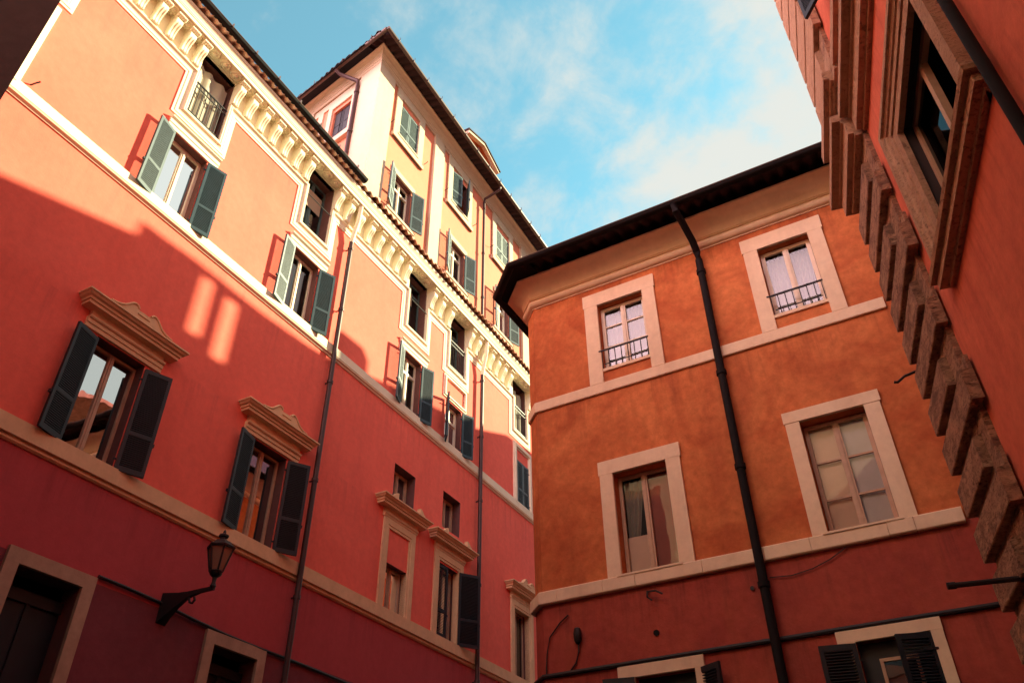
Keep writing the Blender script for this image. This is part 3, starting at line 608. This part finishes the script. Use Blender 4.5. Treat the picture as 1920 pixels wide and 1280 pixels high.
b.tube([(gp[0][0], gp[0][1], 25.27), (gp[1][0] + 0.02, gp[1][1] - 0.05, 25.27)], 0.07, 10); b.tube([(gp[1][0], gp[1][1], 25.27), (34, 0.84, 25.27)], 0.07, 10)
for k in range(26): x = CX - 0.3 + k * 0.85; b.tube([(x, 0.88, 25.2), (x, 0.93, 25.27), (x, 0.93, 25.40)], 0.012, 5)
for k in range(9):
    t = 0.05 + k * 0.1; x = gp[1][0] + (gp[0][0] - gp[1][0]) * t; dd = gp[1][1] + (gp[0][1] - gp[1][1]) * t; b.tube([(x - 0.07, dd, 25.2), (x - 0.08, dd, 25.42)], 0.012, 5)
b.build('gutter', 'gutter_metal', tall, smooth=True)
# windows of the long side
for i, c in enumerate(TW):
    x0, x1 = c - 0.53, c + 0.53
    b = MB(); b.sweep([(c - 0.82, 22.46), (c + 0.82, 22.46), (c + 0.82, 24.92), (c - 0.82, 24.92)], [(0, 0), (0, 0.045), (0.29, 0.045), (0.29, -0.05)], True)
    b.box(c - 0.86, c + 0.86, -0.02, 0.085, 22.46, 22.62); b.box(x0 - 0.06, x1 + 0.06, 0.0, 0.065, 22.76, 22.83)
    wd = b.build('window', 'pale_trim', tall)
    if i == 1:
        shutter(wd, x0, 22.88, 0.52, 1.52, 'L', 14, 'shutter_pale', -0.03); shutter(wd, x1, 22.88, 0.52, 1.52, 'R', 40, 'shutter_pale', -0.03)
    else:
        shutter(wd, x0, 22.88, 0.52, 1.52, 'L', 0, 'shutter_pale', -0.06); shutter(wd, x1, 22.88, 0.52, 1.52, 'R', 0, 'shutter_pale', -0.06)
    b = MB()
    for sx in (c - 0.98, c + 0.98): b.tube([(sx, 0, 22.9), (sx - 0.02, 0.14, 22.9), (sx - 0.02, 0.17, 22.95)], 0.012, 5)
    b.build('hook', 'iron', wd)
    wd = sash(tall, c - 0.47, c + 0.47, 19.42, 21.02, d=-0.16, transom=20.62, pane='glass')
    drape(wd, c - 0.4, c + 0.0, 19.45, 20.6, -0.36, 'curtain', 3, 0.02)
    shutter(wd, c - 0.47, 19.40, 0.46, 1.62, 'L', 156, 'shutter_pale'); shutter(wd, c + 0.47, 19.40, 0.46, 1.62, 'R', 160, 'shutter_pale')
    b = MB(); b.box(c - 0.62, c + 0.62, -0.02, 0.03, 21.03, 21.24); b.build('lintel', 'pale_trim', wd)
    b = MB(); b.box(c - 0.78, c + 0.78, -0.02, 0.05, 19.03, 19.26); b.box(c - 0.72, c + 0.72, -0.02, 0.08, 19.26, 19.36); b.build('sill', 'pale_trim', wd)
x = 18.58
b = MB(); b.tube([(x + 0.06, 0.80, 25.22), (x + 0.06, 0.78, 25.06), (x + 0.03, 0.45, 24.92), (x, 0.16, 24.80), (x, 0.12, 24.6), (x, 0.12, 18.3)], 0.05, 10)
for z in (24.3, 22.0, 19.9): b.tube([(x, 0.12, z), (x, 0.12, z - 0.07)], 0.066, 10)
b.build('downpipe', 'pipe_brown', tall, smooth=True)
# end wall window and downpipe
b = MB(ME); b.sweep(rect(-2.42, -1.02, 22.30, 24.62), [(0, 0), (0, 0.05), (0.21, 0.05), (0.21, -0.04)], True); b.box(-2.5, -0.95, -0.02, 0.13, 22.28, 22.52); b.box(-3.2, -0.9, -0.03, 0.03, 24.66, 24.98); b.box(-2.98, -2.72, -0.03, 0.03, 18, 24.7)
wd = b.build('window', 'pale_trim', tall)
b = MB(ME)
for xa, xb in ((-2.2, -1.72), (-1.7, -1.22)): b.box(xa, xb, -0.16, -0.10, 22.7, 24.25); b.box(xa + 0.06, xb - 0.06, -0.10, -0.09, 22.8, 23.4); b.box(xa + 0.06, xb - 0.06, -0.10, -0.09, 23.5, 24.15)
b.build('shutter', 'shutter_dark', wd)
b = MB(ME); b.tube([(-1.45, 0.72, 25.22), (-1.4, 0.55, 25.1), (-0.92, 0.14, 24.75), (-0.92, 0.12, 24.5), (-0.92, 0.12, 18.3)], 0.07, 10)
for z in (24.2, 22.2, 20.4): b.tube([(-0.92, 0.12, z), (-0.92, 0.12, z - 0.08)], 0.09, 10)
b.build('downpipe', 'pipe_brown', tall, smooth=True)
# little gabled roof room
b = MB()
def gab(d): return [(18.55, d, 25.6), (20.6, d, 25.6), (20.6, d, 28.95), (19.55, d, 29.36), (18.55, d, 28.95)]
R = [[b.pt(*p) for p in gab(-0.85)], [b.pt(*p) for p in gab(-3.6)]]; b.rings(R); dm = b.build('roof_room', 'orange_plaster', tall)
b = MB(); b.sweep([(18.22, 28.93), (19.55, 29.44), (20.88, 28.93)], [(0.03, -3.8), (0.03, -0.42), (0.10, -0.42), (0.10, -3.8)]); b.build('roof_room_roof', 'dark_tile', dm)
b = MB(); b.sweep([(18.25, 28.93), (19.55, 29.43), (20.85, 28.93)], [(-0.09, -0.62), (-0.09, -0.46), (0.025, -0.46), (0.025, -0.62)]); b.build('roof_room_trim', 'pale_trim', dm)
b = MB(); b.sweep([(18.25, 28.93), (19.55, 29.43), (20.85, 28.93)], [(-0.02, -3.7), (-0.02, -0.63), (0.02, -0.63), (0.02, -3.7)]); b.build('roof_room_soffit', 'orange_plaster', dm)

# ================================================================== RIGHT CORNER HOUSE
rh = face_root('corner_house', 'weathered orange corner house with peach window frames, a chamfered corner and a dark tiled eave', 'building', nR, DR)
RW = [(-4.40, -3.47, 10.18, 11.70, 0.2), (-1.25, -0.36, 10.15, 11.70, 0.2), (-4.40, -3.46, 6.27, 8.05, 0.24), (-1.29, -0.34, 6.27, 8.11, 0.24), (-4.35, -3.45, 2.6, 4.78, 0.2), (-1.30, -0.40, 2.6, 4.80, 0.2)]
def rh_wall(za, zb, nm, mt):
    b = MB(); b.wall(-5.80, 10, za, zb, clip(RW, za, zb))
    b.quad((-5.80, 0, za), (-5.80, 0, zb), (-6.07, -0.27, zb), (-6.07, -0.27, za)); b.quad((-6.07, -0.27, za), (-6.07, -0.27, zb), (-6.07, -11, zb), (-6.07, -11, za))
    b.quad((10, 0, za), (10, -11, za), (10, -11, zb), (10, 0, zb)); b.quad((-6.07, -11, za), (-6.07, -11, zb), (10, -11, zb), (10, -11, za)); b.build(nm, mt, rh)
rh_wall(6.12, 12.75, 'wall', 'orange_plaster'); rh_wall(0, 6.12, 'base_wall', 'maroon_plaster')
b = MB(); b.quad((-5.9, -2.0, 0), (9.9, -2.0, 0), (9.9, -2.0, 12.7), (-5.9, -2.0, 12.7))
for z in (5.6, 9.4): b.quad((-5.9, -0.3, z), (9.9, -0.3, z), (9.9, -2.0, z), (-5.9, -2.0, z))
b.quad((-2.3, -0.3, 0), (-2.3, -2, 0), (-2.3, -2, 12.7), (-2.3, -0.3, 12.7)); b.build('interior', 'room_dark', rh)
CP = [(-6.07, -11), (-6.07, -0.27), (-5.80, 0.0), (0.42, 0.0)]
CPL = [(-6.07, -11), (-6.07, -0.27), (-5.80, 0.0), (10, 0.0)]
b = MB(); b.sweep_plan(CP, [(-0.02, 9.68), (0.035, 9.68), (0.045, 9.69), (0.045, 9.885), (0.035, 9.895), (-0.02, 9.895)]); b.build('string_course', 'peach_trim', rh)
b = MB(); pr6 = [(-0.02, 6.06), (0.07, 6.06), (0.085, 6.075), (0.085, 6.255), (0.07, 6.27), (-0.02, 6.27)]
b.sweep_plan([(-6.07, -11), (-6.07, -0.27), (-5.80, 0.0), (-5.52, 0.0)], pr6); xs = [-5.515, -4.72, -4.18, -3.12, -2.20, -1.55, -0.52, -0.18, 0.42]
for xa, xb in zip(xs, xs[1:]): b.sweep_plan([(xa + 0.003, 0), (xb - 0.003, 0)], [(o * (1 + 0.05 * sin(9 * xa)) if o > 0 else o, zz) for o, zz in pr6])
b.build('string_course', 'peach_trim', rh)
b = MB(); b.sweep_plan(CPL, [(-0.02, 4.955), (0.05, 4.955), (0.06, 4.98), (0.05, 5.01), (-0.02, 5.01)]); b.build('ledge', 'iron', rh)
cav = [(0.09 + 0.27 * (1 - cos(t)), 12.40 + 0.29 * sin(t)) for t in [i * pi / 16 for i in range(9)]]
tor = [(0.015 + 0.085 * sin(t), 12.28 - 0.085 * cos(t)) for t in [i * pi / 8 for i in range(9)]]
b = MB(); b.sweep_plan(CPL, [(-0.02, 12.17), (0.02, 12.17), (0.02, 12.19)] + tor + [(0.05, 12.37), (0.075, 12.38), (0.075, 12.40)] + cav + [(0.39, 12.69), (0.39, 12.735), (-0.02, 12.735)])
b.build('cornice', 'peach_trim', rh, smooth=True)
b = MB(); b.corr(-5.86, 10, 0.26, 0.05, (0.835, 12.77), (-5.5, 15.1), 0.035, 8, clip=lambda x: max(0.15, (x + 6.0) / 6.3)); b.build('roof', 'dark_tile', rh, smooth=True)
b = MB(); b.quad((-5.86, 0.80, 12.80), (-6.58, 0.10, 12.80), (-6.58, -11, 12.80), (-0.5, -5.5, 15.0)); b.quad((-5.86, 0.80, 12.80), (-0.5, -5.5, 15.0), (-6.0, 0.0, 12.9), (-6.0, 0.0, 12.88)); b.quad((-0.5, -5.5, 15.08), (10, -5.5, 15.08), (10, -11, 12.8), (-6.58, -11, 12.8)); b.build('roof_slope', 'roof_tile', rh)
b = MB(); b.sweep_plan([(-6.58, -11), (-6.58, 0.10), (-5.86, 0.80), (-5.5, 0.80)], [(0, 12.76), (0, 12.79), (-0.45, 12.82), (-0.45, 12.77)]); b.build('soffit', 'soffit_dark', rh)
half_gutter(rh, [(-6.60, -11), (-6.60, 0.11), (-5.87, 0.83), (10, 0.83)], 0.085, 12.78, [])
b = MB(); x = -2.28
b.tube([(x - 0.10, 0.86, 12.70), (x - 0.10, 0.84, 12.55), (x - 0.06, 0.62, 12.42), (x - 0.01, 0.30, 12.20), (x, 0.14, 12.02), (x, 0.12, 11.85), (x, 0.12, 0)], 0.068, 12)
for z in (11.6, 9.35, 7.6, 5.75, 3.9): b.tube([(x, 0.12, z), (x, 0.12, z - 0.08)], 0.086, 12)
b.build('downpipe', 'soffit_dark', rh, smooth=True)
def stone_frame(x0, x1, z0, z1, jw, lw, ear=0.02, mat='peach_trim'):
    b = MB(); b.box(x0 + ear, x0 + ear + jw, -0.02, 0.045, z0, z1 - lw); b.box(x1 - ear - jw, x1 - ear, -0.02, 0.045, z0, z1 - lw); b.box(x0, x1, -0.02, 0.05, z1 - lw, z1)
    return b
for i, (x0, x1) in enumerate(((-4.69, -3.21), (-1.52, -0.09))):
    h = RW[i]
    b = MB(); b.box(x0 + 0.02, h[0], -0.02, 0.047, 9.89, 11.72); b.box(h[1], x1 - 0.02, -0.02, 0.047, 9.89, 11.72); b.box(x0, x1, -0.02, 0.05, 11.70, 12.0); b.box(h[0], h[1], -0.15, 0.035, 10.13, 10.19)
    b.box(h[0] - 0.0, h[1], -0.16, -0.02, 9.90, 10.12) if False else None
    wd = b.build('window', 'peach_trim', rh)
    sh = sash(rh, h[0] + 0.01, h[1] - 0.01, 10.19, 11.68, d=-0.12, fw_=0.07, pane='glass', bars=(10.75, 11.22) if i == 0 else ())
    xm = (h[0] + h[1]) / 2
    drape(sh, h[0] + 0.07, xm - 0.03, 10.2, 11.62, -0.30, 'curtain', 4, 0.03, gather=0.15 if i else 0.0); drape(sh, xm + 0.04, h[1] - 0.06, 10.2, 11.62, -0.30, 'curtain', 5, 0.03, gather=0.25)
    b = MB(); b.box(h[0] - 0.04, h[1] + 0.01, 0.03, 0.06, 10.57, 10.595)
    for k in range(8): xk = h[0] + 0.02 + (h[1] - h[0] - 0.04) * k / 7; b.tube([(xk, 0.045, 10.19), (xk, 0.045, 10.58)], 0.009, 6)
    b.box(h[0] + 0.05, h[1] - 0.05, 0.038, 0.052, 10.26, 10.275); b.build('railing', 'iron', wd)
for i, (x0, x1) in enumerate(((-4.65, -3.20), (-1.52, -0.09))):
    h = RW[2 + i]
    b = MB(); b.box(x0 + 0.02, h[0], -0.02, 0.052, 6.27, 8.10); b.box(h[1], x1 - 0.02, -0.02, 0.052, 6.27, 8.10); b.box(x0, x1, -0.02, 0.055, h[3], 8.30); b.box(h[0] - 0.06, h[1] + 0.06, -0.05, 0.10, 6.255, 6.285)
    wd = b.build('window', 'peach_trim', rh)
    sh = sash(rh, h[0] + 0.01, h[1] - 0.01, 6.29, 8.04 if i == 0 else 8.09, d=-0.17, fw_=0.06, mat='tan_wood', pane='clear_glass', bars=() if i == 0 else (6.85, 7.45))
    if i == 1:
        xm = (h[0] + h[1]) / 2; drape(sh, h[0] + 0.05, xm - 0.03, 6.3, 8.05, -0.24, 'pale_blind_reflection', 1, 0.004, 'blind'); drape(sh, xm + 0.04, h[1] - 0.05, 6.3, 8.05, -0.24, 'curtain', 1, 0.004, 'blind')  # left is a blind; right sheet paints the pale sky reflection
    else:
        xm = (h[0] + h[1]) / 2; drape(sh, xm + 0.04, h[1] - 0.05, 6.3, 8.0, -0.25, 'red_reflection', 1, 0.006, 'blind'); drape(sh, h[0] + 0.05, xm - 0.03, 6.3, 6.98, -0.24, 'pale_blind_reflection', 1, 0.006, 'blind')  # sheets coloured to paint the warm reflections in these panes
        drape(sh, h[0] + 0.06, xm - 0.06, 6.98, 8.0, -0.30, 'dark_curtain', 4, 0.02, gather=0.45)
for i, (x0, x1, zt) in enumerate(((-4.60, -3.31, 4.945), (-1.52, -0.25, 4.95))):
    h = RW[4 + i]
    b = MB(); b.box(x0, x1, -0.02, 0.05, h[3], zt); b.box(h[1], x1 - 0.005, -0.02, 0.047, 2.5, h[3]); b.box(x0 + 0.02, h[0], -0.02, 0.047, 2.5, h[3])
    wd = b.build('window', 'peach_trim', rh)
    sh = sash(wd, h[0] + 0.22, h[1] - 0.22, 2.6, h[3] - 0.22, d=-0.06, fw_=0.04, mat='tan_wood', mull=False, pane='dark_glass'); sh.name = 'sash'
    b = MB(); b.box(h[0], h[1], -0.18, -0.13, 2.6, h[3]); b.build('panel', 'shutter_dark', wd)
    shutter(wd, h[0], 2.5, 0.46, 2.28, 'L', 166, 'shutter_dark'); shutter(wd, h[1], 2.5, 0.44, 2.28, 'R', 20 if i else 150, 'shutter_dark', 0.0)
# wiring and small ironwork on the lower wall
for pts, r_ in (([(-5.35, 0.03, 5.84), (-5.5, 0.03, 5.74), (-5.68, 0.03, 5.55), (-5.74, 0.03, 5.3), (-5.76, 0.03, 5.0)], 0.012), ([(-5.2, 0.03, 5.40), (-5.2, 0.04, 5.25), (-5.26, 0.03, 5.10), (-5.36, 0.03, 5.0)], 0.016), ([(-2.2, 0.03, 5.83), (-1.9, 0.03, 5.80), (-1.6, 0.03, 5.84), (-1.35, 0.03, 5.92), (-1.1, 0.04, 6.04)], 0.008)):
    b = MB(); b.tube(pts, r_, 5); b.build('cable', 'iron', rh)
b = MB(); b.lathe(-5.2, 0.05, [(0.03, 5.38), (0.06, 5.42), (0.07, 5.52), (0.05, 5.60), (0.02, 5.62)], 8); b.build('junction_box', 'iron', rh, smooth=True)
b = MB(); b.tube([(-3.96, -0.02, 5.35), (-3.96, 0.02, 5.35)], 0.045, 10); b.build('vent_hole', 'soffit_dark', rh)
b = MB(); b.tube([(-4.02, 0.0, 5.97), (-4.0, 0.10, 5.94), (-3.86, 0.13, 5.92), (-3.76, 0.12, 5.86)], 0.016, 5); b.tube([(-4.0, 0.10, 5.94), (-4.0, 0.12, 5.85), (-3.93, 0.12, 5.79)], 0.014, 5); b.build('hook', 'iron', rh)
b = MB(); b.tube([(-2.47, -0.02, 5.73), (-2.47, 0.03, 5.73)], 0.03, 8); b.build('bolt', 'iron', rh)

# ================================================================== NEAR HOUSE on the right edge
nh = face_root('near_house', 'close red orange house at the right edge with rusticated travertine corner stones', 'building', nN, DN)
NW = [(-6.66, -5.0, 7.0, 8.74, 0.14), (-6.25, -5.0, 11.55, 13.6, 0.25)]
ZT = 19.5
b = MB(); rv = []; b.wall(-8.9, 16, 0, ZT, NW, rv=rv)
for r_ in rv: r_.build('reveal', 'room_dark', nh)  # room colour on the reveals stands for shade in the deep opening
b.quad((-8.9, 0, 0), (-8.9, 0, ZT), (-8.9, -9, ZT), (-8.9, -9, 0)); b.quad((16, 0, 0), (16, -9, 0), (16, -9, ZT), (16, 0, ZT)); b.quad((-8.9, -9, 0), (-8.9, -9, ZT), (16, -9, ZT), (16, -9, 0)); b.quad((-8.9, 0, ZT), (16, 0, ZT), (16, -9, ZT), (-8.9, -9, ZT))
b.build('wall', 'red_orange_plaster', nh)
b = MB(); b.box(-6.9, -4.8, -2.2, -0.20, 6.8, 8.9); b.f.pop()
b.f = [f for f in b.f if not all(abs(-b.v[i].y + 0.20) < 1e-6 for i in f)]; b.build('interior', 'room_dark', nh)
# backing pilaster and corner stones
b = MB(); b.sweep_plan([(-8.9, -0.9), (-8.9, 0.0), (-7.62, 0.0)], [(-0.02, 0), (0.06, 0), (0.06, ZT), (-0.02, ZT)]); b.build('corner_strip', 'travertine', nh)
def quoin(long, zh, c, mat, p=0.15):
    b = MB(); Lx = (-7.47 if long % 2 == 0 else -7.93) + (0.05, -0.03, -0.06, 0.07)[long % 4]; Ly = -0.55
    pth = [(-8.9, Ly), (-8.9, 0.0), (Lx, 0.0)]
    b.sweep_plan(pth, [(0.03, 0), (p - 0.008, 0.0), (p, 0.012), (p, zh - c - 0.015), (p - 0.012, zh - c), (0.065, zh - c + 0.02), (0.065, zh - 0.001), (0.03, zh - 0.001)])
    return b
course = 0.498; z = 9.24 - 19 * course; q = {}
k = 0
while z < 9.3:
    lg = k % 4
    if lg not in q: q[lg] = quoin(lg, course, 0.17, 'travertine').build('corner_stone', 'travertine', nh, loc=(0, 0, z))
    else: copy_part(q[lg], nh, (0, 0, z))
    z += course; k += 1
z = 11.0; q = {}; k = 0
while z < ZT - 0.5:
    lg = k % 4
    if lg not in q: q[lg] = quoin(lg, 0.61, 0.075, 'smooth_stone', 0.14).build('corner_stone', 'smooth_stone', nh, loc=(0, 0, z))
    else: copy_part(q[lg], nh, (0, 0, z))
    z += 0.61; k += 1
# string course between the storeys (steps out round the corner strip), sill course
pth = [(-8.9, -0.9), (-8.9, 0.0), (-7.62, 0.0)]
P1 = [(-0.01, 9.86), (0.05, 9.86), (0.06, 9.90), (0.13, 9.905), (0.13, 10.13), (0.155, 10.14), (0.165, 10.18), (0.26, 10.19), (0.26, 10.30), (-0.01, 10.36)]
b = MB(); b.sweep_plan([(-7.58, 0), (16, 0)], P1); b.sweep_plan(pth, [(o + 0.10 if o > 0 else 0.0, zz) for o, zz in P1]); b.build('string_course', 'smooth_stone', nh)
P2 = [(-0.01, 11.02), (0.06, 11.02), (0.07, 11.06), (0.14, 11.07), (0.14, 11.22), (-0.01, 11.25)]
b = MB(); b.sweep_plan([(-7.58, 0), (16, 0)], P2); b.sweep_plan(pth, [(o + 0.12 if o > 0 else 0.0, zz) for o, zz in P2]); b.build('sill_course', 'smooth_stone', nh)
P3 = [(-0.01, ZT - 0.6), (0.1, ZT - 0.6), (0.2, ZT - 0.4), (0.5, ZT - 0.3), (0.5, ZT - 0.1), (-0.01, ZT)]
b = MB(); b.sweep_plan([(-8.9, -9), (-8.9, 0.0), (16, 0.0)], P3); b.build('cornice', 'smooth_stone', nh)
# big moulded window
h = NW[0]
b = MB(); b.sweep([(h[1] + 0.36, 6.98), (h[1] + 0.36, 9.02), (h[0] - 0.34, 9.02), (h[0] - 0.34, 6.98)], [(0, 0), (0, 0.13), (0.07, 0.13), (0.085, 0.10), (0.12, 0.085), (0.13, 0.065), (0.22, 0.065), (0.225, 0.045), (0.365, 0.045), (0.365, -0.02)])
wd = b.build('window', 'smooth_stone', nh)
b = MB(); b.sweep_plan([(h[0] - 0.30, -0.05), (h[0] - 0.30, 0), (h[1] + 0.30, 0), (h[1] + 0.30, -0.05)], [(-0.3, 6.79), (0.05, 6.79), (0.06, 6.82), (0.13, 6.83), (0.13, 6.92), (0.18, 6.93), (0.195, 6.97), (0.18, 7.0), (-0.3, 7.01)]); b.build('sill', 'smooth_stone', wd)
b = MB(); d0 = -0.13
b.box(h[0], h[0] + 0.07, d0 - 0.06, d0, 7.0, 8.74); b.box(h[1] - 0.07, h[1], d0 - 0.06, d0, 7.0, 8.74); b.box(h[0] + 0.07, h[1] - 0.07, d0 - 0.06, d0, 7.0, 7.08); b.box(h[0] + 0.07, h[1] - 0.07, d0 - 0.06, d0, 8.66, 8.74); b.box(-5.87, -5.79, d0 - 0.06, d0 + 0.01, 7.08, 8.66)
ss = b.build('sash', 'tan_wood', wd)
b = MB(); b.quad((h[0] + 0.05, d0 - 0.03, 7.05), (-5.85, d0 - 0.03, 7.05), (-5.85, d0 - 0.03, 8.7), (h[0] + 0.05, d0 - 0.03, 8.7)); b.build('pane', 'thin_glass', ss)
# upper window with shutters
h = NW[1]
b = MB(); b.sweep([(h[1] + 0.25, 11.3), (h[1] + 0.25, 13.9), (h[0] - 0.25, 13.9), (h[0] - 0.25, 11.3)], [(0, 0), (0, 0.08), (0.24, 0.06), (0.24, -0.02)]); wd = b.build('window', 'smooth_stone', nh)
sash(wd, h[0], h[1], 11.55, 13.6, d=-0.18, mat='tan_wood', pane='dark_glass').name = 'sash'
shutter(wd, h[0] - 0.02, 11.42, 0.66, 2.1, 'L', 152, 'shutter_dark', 0.10); shutter(wd, h[1] + 0.02, 11.42, 0.62, 2.1, 'R', 165, 'shutter_dark', 0.10)
# downpipe
b = MB(); b.tube([(-4.42, 0.09, ZT - 0.7), (-4.42, 0.09, 0)], 0.046, 14); b.build('downpipe', 'soffit_dark', nh, smooth=True)
# iron hook and iron arm
b = MB(); b.tube([(-9.0, 0.12, 7.12), (-9.0, 0.26, 7.08), (-8.98, 0.36, 7.0), (-8.98, 0.40, 7.01)], 0.016, 6); b.build('hook', 'iron', nh)
b = MB(); b.tube([(-8.12, 0.05, 4.27), (-8.1, 0.74, 4.265)], 0.026, 8); b.tube([(-8.1, 0.68, 4.265), (-8.1, 0.75, 4.265)], 0.034, 8); b.build('iron_arm', 'iron', nh)

# ================================================================== DARK WING at the left edge
E0 = Vector((sin(radians(-45.71)), cos(radians(-45.71)), 0)) * 7.0
dw = thing('dark_house', 'dark shaded house corner at the top left, standing in front of the salmon palazzo', 'building', E0, 0)
dirf = Vector((sin(radians(-110)), cos(radians(-110)), 0)); dirb = Vector((sin(radians(-52)), cos(radians(-52)), 0))
pl = [Vector((0, 0, 0)), dirf * 9, dirf * 9 + dirb * 3.0, dirb * 3.6]
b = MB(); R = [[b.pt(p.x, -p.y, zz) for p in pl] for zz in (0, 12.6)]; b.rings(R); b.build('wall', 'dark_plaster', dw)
pl2 = [Vector((0, 0, 0)), dirf * 9.3, dirf * 9.3 + dirb * 3.0, dirb * 3.6]
b = MB(); R = [[b.pt(p.x, -p.y, zz) for p in pl2] for zz in (12.6, 12.9)]; b.rings(R); b.build('roof', 'roof_tile', dw)

# ================================================================== REAR HOUSE, unseen: roofline shaped to throw the shadow on the palazzo
tdir = Vector((sin(AL), cos(AL), 0)); hz = Vector((sin(SUN_AZ), cos(SUN_AZ), 0)); TE = math.tan(SUN_EL)
H0 = 24.6
def back(u, z, Href=H0):
    """plan point on the rear house parapet line; returns plan point and parapet height that shade (u,z)"""
    zl = 11.44 + (u - 3.8) * 0.234; k = (Href - zl) / TE; P = nL * DL + tdir * u + hz * k
    return P, z + k * TE
prof = [(-14, 1.5), (-6, 3.2), (0, 5.2), (2.6, 11.2), (3.79, 11.44), (6.17, 12.20), (6.19, 12.58), (6.78, 12.60), (7.4, 12.66), (9.5, 12.68), (11.0, 12.80), (11.75, 12.92), (11.78, 13.78), (11.95, 13.92), (12.85, 13.96), (13.1, 13.72), (13.12, 13.30), (14.05, 13.57), (16.35, 14.11), (18.29, 14.53), (18.95, 14.76), (20.54, 15.41), (21.5, 15.5), (26, 16.2)]
rear = thing('rear_house', 'hidden rear house, its parapet and slots shaped to shade the salmon wall', 'building', (0, 0, 0), 0)
b = MB(); P0, _ = back(prof[0][0], 0); P1_, _ = back(prof[-1][0], 0)
th = Vector((sin(SUN_AZ), cos(SUN_AZ), 0)) * 0.35
SL = [(7.80, 8.08, 11.10, 12.61), (8.46, 8.78, 10.92, 12.55)]  # slots added to let two light streaks fall on the palazzo
segs = []
us = sorted({p[0] for p in prof} | {s for sl_ in SL for s in sl_[:2]})
def ztop(u):
    for a, c in zip(prof, prof[1:]):
        if a[0] <= u <= c[0]: return a[1] + (c[1] - a[1]) * (u - a[0]) / (c[0] - a[0])
    return prof[-1][1]
def strip(u0, u1, z00, z01, z10, z11):
    """wall panel between two stations; bottom z00,z10 top z01,z11 in absolute height"""
    A, _ = back(u0, 0); B, _ = back(u1, 0)
    c = [b.pt(p.x, -p.y, zz) for p, zz in ((A, z00), (B, z10), (B, z11), (A, z01), (A + th, z00), (B + th, z10), (B + th, z11), (A + th, z01))]
    for qd in ((0, 1, 2, 3), (5, 4, 7, 6), (3, 2, 6, 7), (0, 4, 5, 1), (0, 3, 7, 4), (1, 5, 6, 2)): b.f.append([c[i] for i in qd])
for u0, u1 in zip(us, us[1:]):
    a = back(u0, ztop(u0 + 1e-4))[1]; c = back(u1, ztop(u1 - 1e-4))[1]
    sl_ = [s for s in SL if s[0] - 1e-6 <= u0 and u1 <= s[1] + 1e-6]
    if sl_:
        s = sl_[0]; strip(u0, u1, 0, back(u0, s[2])[1], 0, back(u1, s[2])[1]); strip(u0, u1, back(u0, s[3])[1], a, back(u1, s[3])[1], c)
    else: strip(u0, u1, 0, a, 0, c)
b.build('wall', 'dark_plaster', rear)
b = MB(); Q = [P0, P1_, P1_ + hz * 9, P0 + hz * 9]; R = [[b.pt(p.x, -p.y, zz) for p in Q] for zz in (20.9, 21.1)]; b.rings(R); b.build('roof', 'roof_tile', rear)

# ================================================================== HOUSE ACROSS THE STREET, behind the camera
bk = thing('street_house', 'ochre house across the street behind the viewpoint, mirrored in the window panes', 'building', nR * -6.5, atan2(-nR.x, nR.y) + pi)
hb = []
for r_ in range(4):
    for c_ in range(9): hb.append((-7.2 + 3.0 * c_, -6.1 + 3.0 * c_, 1.6 + 3.7 * r_, 3.6 + 3.7 * r_, 0.2))
b = MB(); b.wall(-9, 20, 0, BACK_H, hb); b.quad((-9, 0, 0), (-9, 0, BACK_H), (-9, -8, BACK_H), (-9, -8, 0)); b.quad((20, 0, 0), (20, -8, 0), (20, -8, BACK_H), (20, 0, BACK_H)); b.quad((-9, 0, BACK_H), (20, 0, BACK_H), (20, -8, BACK_H), (-9, -8, BACK_H)); b.quad((-9, -8, 0), (-9, -8, BACK_H), (20, -8, BACK_H), (20, -8, 0))
b.build('wall', 'ochre_plaster', bk)
b = MB(); b.quad((-9, -0.6, 0), (20, -0.6, 0), (20, -0.6, BACK_H - 0.1), (-9, -0.6, BACK_H - 0.1)); b.build('interior', 'room_dark', bk)
for z in (5.0, 8.7, 12.4):
    b = MB(); b.box(-9, 20, -0.02, 0.07, z, z + 0.2); b.build('string_course', 'cream_trim', bk)
b = MB(); b.sweep_plan([(-9, -8), (-9, 0), (20, 0), (20, -8)], [(-0.02, BACK_H - 0.5), (0.1, BACK_H - 0.5), (0.15, BACK_H - 0.3), (0.5, BACK_H - 0.2), (0.55, BACK_H), (-0.02, BACK_H + 0.02)]); b.build('cornice', 'cream_trim', bk)
for h in hb:
    b = MB(); b.sweep(rect(h[0] - 0.2, h[1] + 0.2, h[2] - 0.2, h[3] + 0.2), [(0, 0), (0, 0.05), (0.19, 0.05), (0.19, -0.02)], True); wd = b.build('window', 'cream_trim', bk)
    b = MB(); b.quad((h[0], -0.15, h[2]), (h[1], -0.15, h[2]), (h[1], -0.15, h[3]), (h[0], -0.15, h[3])); b.build('pane', 'dark_glass', wd)

# ================================================================== GROUND
b = MB(); b.quad((-300, -300, 0), (300, -300, 0), (300, 300, 0), (-300, 300, 0)); g = b.build('pavement', 'pavement'); g['kind'] = 'structure'
